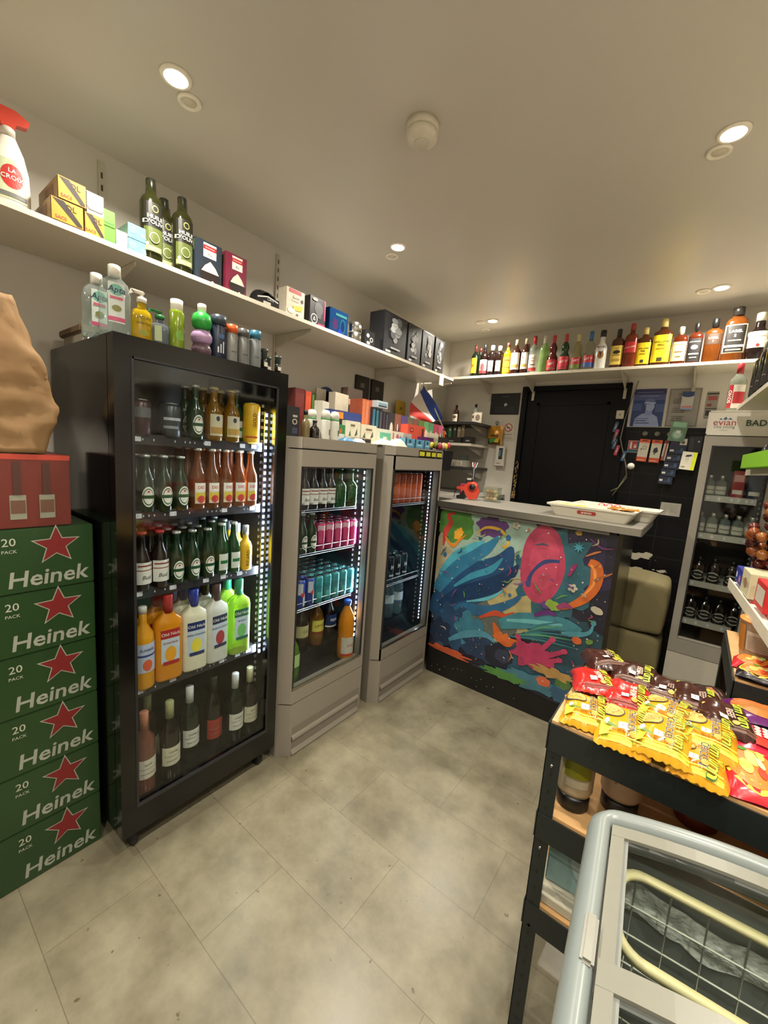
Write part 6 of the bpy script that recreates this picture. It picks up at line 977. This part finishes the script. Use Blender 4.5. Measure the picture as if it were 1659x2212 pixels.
carton('cereal_box', 'open white and red carton behind the noodle cup on the taller rack', 'box', .13, .10, .155, 'cfc6b6', [('r', 0, .8, 1, 1, 'a83030'), ('p', [(.1, .1), (.3, .5), (.7, .4), (.9, .1)], '8a2a2a'), ('r', 0, 0, 1, .06, 'a82424')], (.255, 1.84, .956), 0, side=[('r', 0, 0, .6, 1, 'a83430'), ('e', .4, .4, .3, .2, 'dcd2c2')])
# right wall shelf goods (cream shelf)
ZC = 1.113; sr = radians(4.4)
carton('biscuit_packet', 'blue biscuit packet at the far end of the cream shelf', 'packet', .13, .09, .06, '24308a', [('e', .2, .5, .08, .2, 'dcdce6'), ('r', .5, .2, .9, .7, '3a4ab0'), ('e', .7, .4, .1, .2, 'd8804a')], (.215, 2.03, ZC), R+sr, side=[('r', .1, .2, .8, .8, '3a4aa8')], rx=.0)
carton('biscuit_box', 'cream biscuit carton next to the blue packet on the cream shelf', 'box', .13, .14, .085, 'cfc6a4', [('r', .1, .4, .9, .6, 'b8a88a'), ('e', .5, .5, .2, .2, '9a7a5a')], (.245, 1.86, ZC), R+sr, side=[('r', .1, .3, .9, .7, 'e0d8bc')])
carton('cracker_box', 'red and white carton on the cream shelf, far one of two', 'box', .13, .14, .085, 'c02a2a', [('r', .1, .2, .9, .8, 'c8c0b0')], (.268, 1.69, ZC), R+sr, 'red cartons', side=[('p', [(0, .2), (.6, .8), (1, .5), (.7, .1)], 'e6e0d4')])
carton('cracker_box', 'red and white carton on the cream shelf, near one of two', 'box', .12, .14, .055, 'c8282c', [('r', .1, .2, .9, .8, 'c8c0b0')], (.283, 1.52, ZC), R+sr, 'red cartons', side=[('p', [(0, .2), (.6, .8), (1, .5), (.7, .1)], 'e6e0d4')])
carton('pasta_box', 'blue and yellow carton leaning below the cream shelf', 'box', .10, .06, .10, '2a4a7a', [('r', .0, .5, 1, .7, 'd8b83a'), ('r', 0, .3, 1, .45, 'dcdcd8')], (.36, 1.60, .956), R+sr)
# hanging bunch of wrapped nut bars
t = empty('hanging_sweets', (.262, 1.95, 1.48), 0, 'dark red bunch of wrapped caramelised nut sweets hanging over the cream shelf', 'sweets'); rn = random.Random(4)
MB().tube([(0, 0, .065), (0, 0, .0)], .003, P('3a2c24')).obj('string', t)
mb = MB()
for k in range(90):
    a = rn.random()*6.28; f = rn.random(); r = .085*sin(pi*min(.97, .12+f*.8)); z = -.30+.30*f; mb.sphere((r*cos(a), r*sin(a), z), .017+.006*rn.random(), P(('5a2418', '7a4020', '3c100c', '8a5428')[k % 4], .2), 5)
mb.obj('nut_cluster', t); mb = MB()
for k in range(16): a = k*.39; mb.tube([(.03*cos(a), .03*sin(a), -.28), (.07*cos(a), .07*sin(a), -.36)], [.008, .002], P('5a1014', .25), 5)
mb.obj('wrapper_fringe', t)
# grey shelf: green tray with crisps
t = empty('snack_tray', (.285, 2.30, 1.558), sr, 'bright green cardboard tray of crisp packets on the grey wall shelf', 'tray'); G = P('7cb81c', .5)
a, b, c, d = -.10, .10, -.42, .42
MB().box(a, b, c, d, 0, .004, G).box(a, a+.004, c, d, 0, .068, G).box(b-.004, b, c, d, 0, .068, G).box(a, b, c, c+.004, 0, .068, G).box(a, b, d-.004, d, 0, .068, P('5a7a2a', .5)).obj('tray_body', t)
def crisp(label, loc, rot, c, txt, W=.15, D=.20):
    hg = lambda u, v: .022*(max(0, 1-abs(2*u-1)**3)*max(0, 1-abs(2*v-1)**4))**.6+.002*sin(14*u+9*v)
    mb = MB().grid(lambda u, v: (-W/2+W*u, -hg(u, v), D*v), 14, 16, P(c, .22, var=.1, bump=.1)).grid(lambda u, v: (-W/2+W*u, hg(u, v)*.8, D*v), 14, 16, P(c, .3))
    mb.decor([('t', txt, .5, .62, .06, 'e8e4da', .04), ('p', [(.1, .1), (.4, .25), (.9, .15), (.8, .05)], 'd8942a'), ('e', .7, .35, .12, .06, '3a7a3a')], lambda x, y, l: (x, -hg(x/W+.5, y/D+.5)-.0006-.0004*l, D/2+y), W*.9, D*.9, 14); o = mb.obj('crisp_packet'); o.location = loc; o.rotation_euler = rot; tag(o, label, 'crisp packet', 'crisp packets'); return o
crisp('dark blue crisp packet leaning out of the far end of the green tray', (.235, 2.66, 1.565), (-.35, -.5, R+.4), '1c2c5a', 'S', .12, .17)
for k in range(3): crisp('red crisp packet in the green tray, '+('farthest', 'middle', 'nearest')[k]+' of three', (.245+.012*k, 2.47-.17*k, 1.565), (-.6, .55, R+sr), 'b8241c', 'US', .16, .20)
tag(MB().box(.29, .40, 2.66, 2.80, 1.558, 1.63, P('4a4a44', .5), .003).obj('small_box'), 'small dark box behind the green snack tray', 'box')
# dark bottles on the upper right shelf
cham = lambda root: (bottle_parts(root, .31, .046, 'spirit', P('131c12', .12, spec=.8), cap=P('8f8a78', .4), z_cap=.72, rcap=.019, label=(.12, .40, 1.0, [('r', 0, 0, 1, 1, '1c1a18'), ('r', .2, .5, .8, .55, '8a8478')])))
for k in range(7): place('champagne_bottle', 'cham', cham, (.185+.0115*k, 2.90-.135*k, 1.9025), R+sr, 'dark sparkling wine bottle on the upper right shelf, '+ORD[k]+' from the far end', 'bottle', 'dark bottles on the upper right shelf', sc=(1, 1, 1+.04*(k % 3)))
# goods inside the racks
def jar(name, label, x, y, z, h, r, c, capc, spec, rz=.3, g=None):
    t = empty(name, (x, y, z), rz, label, 'bottle', g); MB().lathe([(r*.86, .0), (r*.9, h*.02), (r*.9, h*.16), (r*.84, h*.19)], P(capc, .4), 24).obj('cap', t)
    MB().lathe([(r*.84, h*.17), (r, h*.26), (r, h*.92), (r*.85, h), (1e-5, h)], P(c, .35), 24, sy=.85).obj('body', t)
    MB().decor(spec, lambda x_, y_, l: ((r+.0006+.0004*l)*sin(x_/r), -.85*(r+.0006+.0004*l)*cos(x_/r), h*.6+y_), 1.5*r, h*.55, 10).obj('label', t)
jar('sauce_bottle', 'upside-down mayonnaise squeeze bottle with olive label on the rack\'s middle shelf', -.140, 1.065, .662, .185, .042, 'b8a88a', '121210', [('r', 0, .78, 1, 1, '1a1a14'), ('r', 0, .3, 1, .78, '8a8a1c'), ('r', .1, .06, .9, .26, 'c9bfa4'), ('r', .2, .86, .8, .9, 'b5b09a')])
jar('sauce_bottle', 'upside-down pale sauce bottle beside the mayonnaise', -.045, 1.13, .662, .19, .046, 'b09c8a', '141210', [('p', [(.2, .2), (.3, .7), (.7, .8), (.6, .3)], '8a6a5a')], .2)
jar('sauce_bottle', 'dark red sauce bottle at the back of the rack\'s middle shelf', .11, 1.22, .662, .19, .05, '7a1c10', '5a1408', [('r', .2, .2, .8, .6, '8a2410')], .1)
carton('light_bulb_box', 'teal and white carton with a round picture on the rack\'s lower shelf', 'box', .20, .10, .205, '8fb0b0', [('p', [(.3, 1), (1, 1), (1, .35), (.6, .6)], '1f6a78'), ('p', [(0, .9), (.1, .7), (.3, .9)], '6a8a3a'), ('e', .55, .42, .32, .30, '7f9fa0'), ('e', .55, .42, .28, .26, 'a3b8b6'), ('e', .55, .50, .17, .15, '3c5c62'), ('e', .55, .50, .15, .13, '8fa8a8'), ('r', .47, .49, .63, .51, '2c4a50')], (-.075, 1.10, .432), .05)
tag(MB().box(-.185, .10, 1.0, 1.22, .407, .43, P('c3bda8', .6), .001).obj('paper_stack'), 'stack of white paper under the teal carton', 'paper stack')
# ---------------------------------------------------------------- chest freezer with arched sliding glass lids
FZ = empty('chest_freezer', (-.066, .860, 0), sr, 'grey chest freezer with arched sliding glass lids, front right', 'freezer'); W, Lf = .62, 1.15
ar = lambda x: .838+.046*(1-((x-W/2)/(W/2))**2)
CB, RM, LD = P('8f8a7e', .4, var=.03), P('7c8482', .32, var=.03), P('78776c', .35, var=.03)
th = .035
MB().box(0, W, -Lf, -Lf+th, .05, .80, CB).box(0, W, -th+.01, -.0, .05, .80, CB).box(0, th, -Lf+th, -th, .05, .80, CB).box(W-th, W, -Lf+th, -th, .05, .80, CB).box(th, W-th, -Lf+th, -th, .05, .12, CB).obj('cabinet', FZ)
IN = P('6c726e', .35, var=.05)
mb = MB(); a, b, c, d = th+.006, W-th-.006, -Lf+th+.006, -th-.006
for f in ((a-.01, a, c, d, .12, .80), (b, b+.01, c, d, .12, .80), (a, b, c-.01, c, .12, .80), (a, b, d, d+.01, .12, .80), (a, b, c, d, .12, .13)): mb.box(*f, IN)
mb.obj('liner', FZ)
FR = P('c6c9c2', .7, var=.3, nscale=60, bump=1)
MB().grid(lambda u, v: (a+.004+(b-a-.008)*u, d-.004-.012*abs(sin(9*u+4*v)*cos(23*u)), .70+.06*v+.01*sin(17*u)), 40, 8, FR).grid(lambda u, v: (a+.004+.01*abs(sin(11*u+4*v)), d-.3*u, .67+.08*v), 20, 8, FR).obj('frost', FZ)
def archbar(mb, x0, x1, y0, y1, z0, z1, mat, n=14):   # bar following the arch
    def pt(u, y, z): x = x0+(x1-x0)*u; return (x, y, ar(x)+z)
    vs = []
    for i in range(n+1): u = i/n; vs += [pt(u, y0, z0), pt(u, y1, z0), pt(u, y1, z1), pt(u, y0, z1)]
    mb.add(vs, [(4*i+j, 4*i+(j+1) % 4, 4*i+4+(j+1) % 4, 4*i+4+j) for i in range(n) for j in range(4)]+[(0, 1, 2, 3), (4*n, 4*n+1, 4*n+2, 4*n+3)], mat)
# rim: swept rounded profile all round
mb = MB(); prof = [(0, -.075), (-.010, -.06), (-.012, -.02), (-.008, -.002), (.002, .008), (.012, .010), (.022, .004), (.026, -.012), (.026, -.05)]
path = []; rc = .035
for cxx, cyy, a0 in ((W-rc, -rc, 0), (rc, -rc, pi/2), (rc, -Lf+rc, pi), (W-rc, -Lf+rc, 1.5*pi)):
    for k in range(7): an = a0+pi/2*k/6; path.append((cxx, cyy, cos(an), sin(an)))
    if a0 == 0: path += [(W-rc-(W-2*rc)*q/12, 0-rc, 0, 1) for q in range(1, 12)]
    if a0 == pi: path += [(rc+(W-2*rc)*q/12, -Lf+rc, 0, -1) for q in range(1, 12)]
vs = []
for (px, py, nx, ny) in path:
    for o1, z1 in prof: x = px+nx*(rc-o1); y = py+ny*(rc-o1); vs.append((x, y, ar(min(max(x, 0), W))+z1))
n, m_ = len(path), len(prof); mb.add(vs, [(i*m_+j, ((i+1) % n)*m_+j, ((i+1) % n)*m_+j+1, i*m_+j+1) for i in range(n) for j in range(m_-1)], RM, True); mb.obj('rim', FZ)
def lid(nm, y0, y1, zo, fw):
    t = MB(); x0, x1 = .027, W-.027
    archbar(t, x0, x1, y1-fw, y1, zo-.010, zo+.002, LD); archbar(t, x0, x1, y0, y0+fw, zo-.010, zo+.002, LD); archbar(t, x0, x0+.020, y0, y1, zo-.010, zo+.0015, LD, 3); archbar(t, x1-.020, x1, y0, y1, zo-.010, zo+.0015, LD, 3)
    archbar(t, x0+.020, x0+.027, y0+fw, y1-fw, zo-.014, zo-.004, P('7a7d78', .4), 2); archbar(t, x0+.02, x1-.02, y1-fw-.008, y1-fw, zo-.016, zo-.004, P('4a4c48', .4))
    f = t.obj('lid_frame', FZ); g = MB(); archbar(g, x0+.02, x1-.02, y0+fw-.004, y1-fw+.004, zo-.008, zo-.004, GLASS); g.obj('glass', f); return f
l1 = lid('rear', -.33, -.030, -.004, .026)
l2 = lid('front', -1.10, -.300, .014, .034)
mb = MB(); mb.box(.006, .024, -.31, -.235, .838, .856, LD, .004); mb.obj('lid_handle', l2)
# wire basket
t = empty('wire_basket', (.005, .70, 0), sr, 'cream-rimmed white wire basket hanging inside the freezer', 'basket'); CR = P('d3c696', .45); WR = P('c3c2b4', .4)
zb = .80; bx0, bx1, by0, by1, r = -.015, .50, -.060, .105, .045; rim = []
for cx_, cy_, a0 in ((bx1-r, by1-r, 0), (bx0+r, by1-r, pi/2), (bx0+r, by0+r, pi), (bx1-r, by0+r, 1.5*pi)):
    for k in range(7): an = a0+pi/2*k/6; rim.append((cx_, cy_, cos(an), sin(an)))
mb = MB(); pf = [(r-.014, .002), (r-.012, .006), (r, .007), (r+.001, -.004), (r-.012, -.004)]
vs = [(px+nx*q, py+ny*q, zb+z1) for px, py, nx, ny in rim for q, z1 in pf]; n = len(rim); mb.add(vs, [(i*5+j, ((i+1) % n)*5+j, ((i+1) % n)*5+(j+1) % 5, i*5+(j+1) % 5) for i in range(n) for j in range(5)], CR, True); mb.obj('plastic_rim', t)
mb = MB(); q = .012; dz = .22; s_ = .015
for k in range(10): x = bx0+.03+(bx1-bx0-.06)*k/9; mb.tube([(x, by1-q, zb), (x, by1-q-s_, zb-dz), (x, by0+q+s_, zb-dz), (x, by0+q, zb)], .0016, WR, 5)
for k in range(4): y = by0+.035+(by1-by0-.07)*k/3; mb.tube([(bx0+q, y, zb), (bx0+q+s_, y, zb-dz), (bx1-q-s_, y, zb-dz), (bx1-q, y, zb)], .0016, WR, 5)
for k in range(1, 5): f = k/4*.98; e = q+s_*f; z = zb-dz*f; mb.tube([(bx0+e, by0+e, z), (bx1-e, by0+e, z), (bx1-e, by1-e, z), (bx0+e, by1-e, z), (bx0+e, by0+e, z)], .0018, WR, 5)
mb.obj('wire_mesh', t)
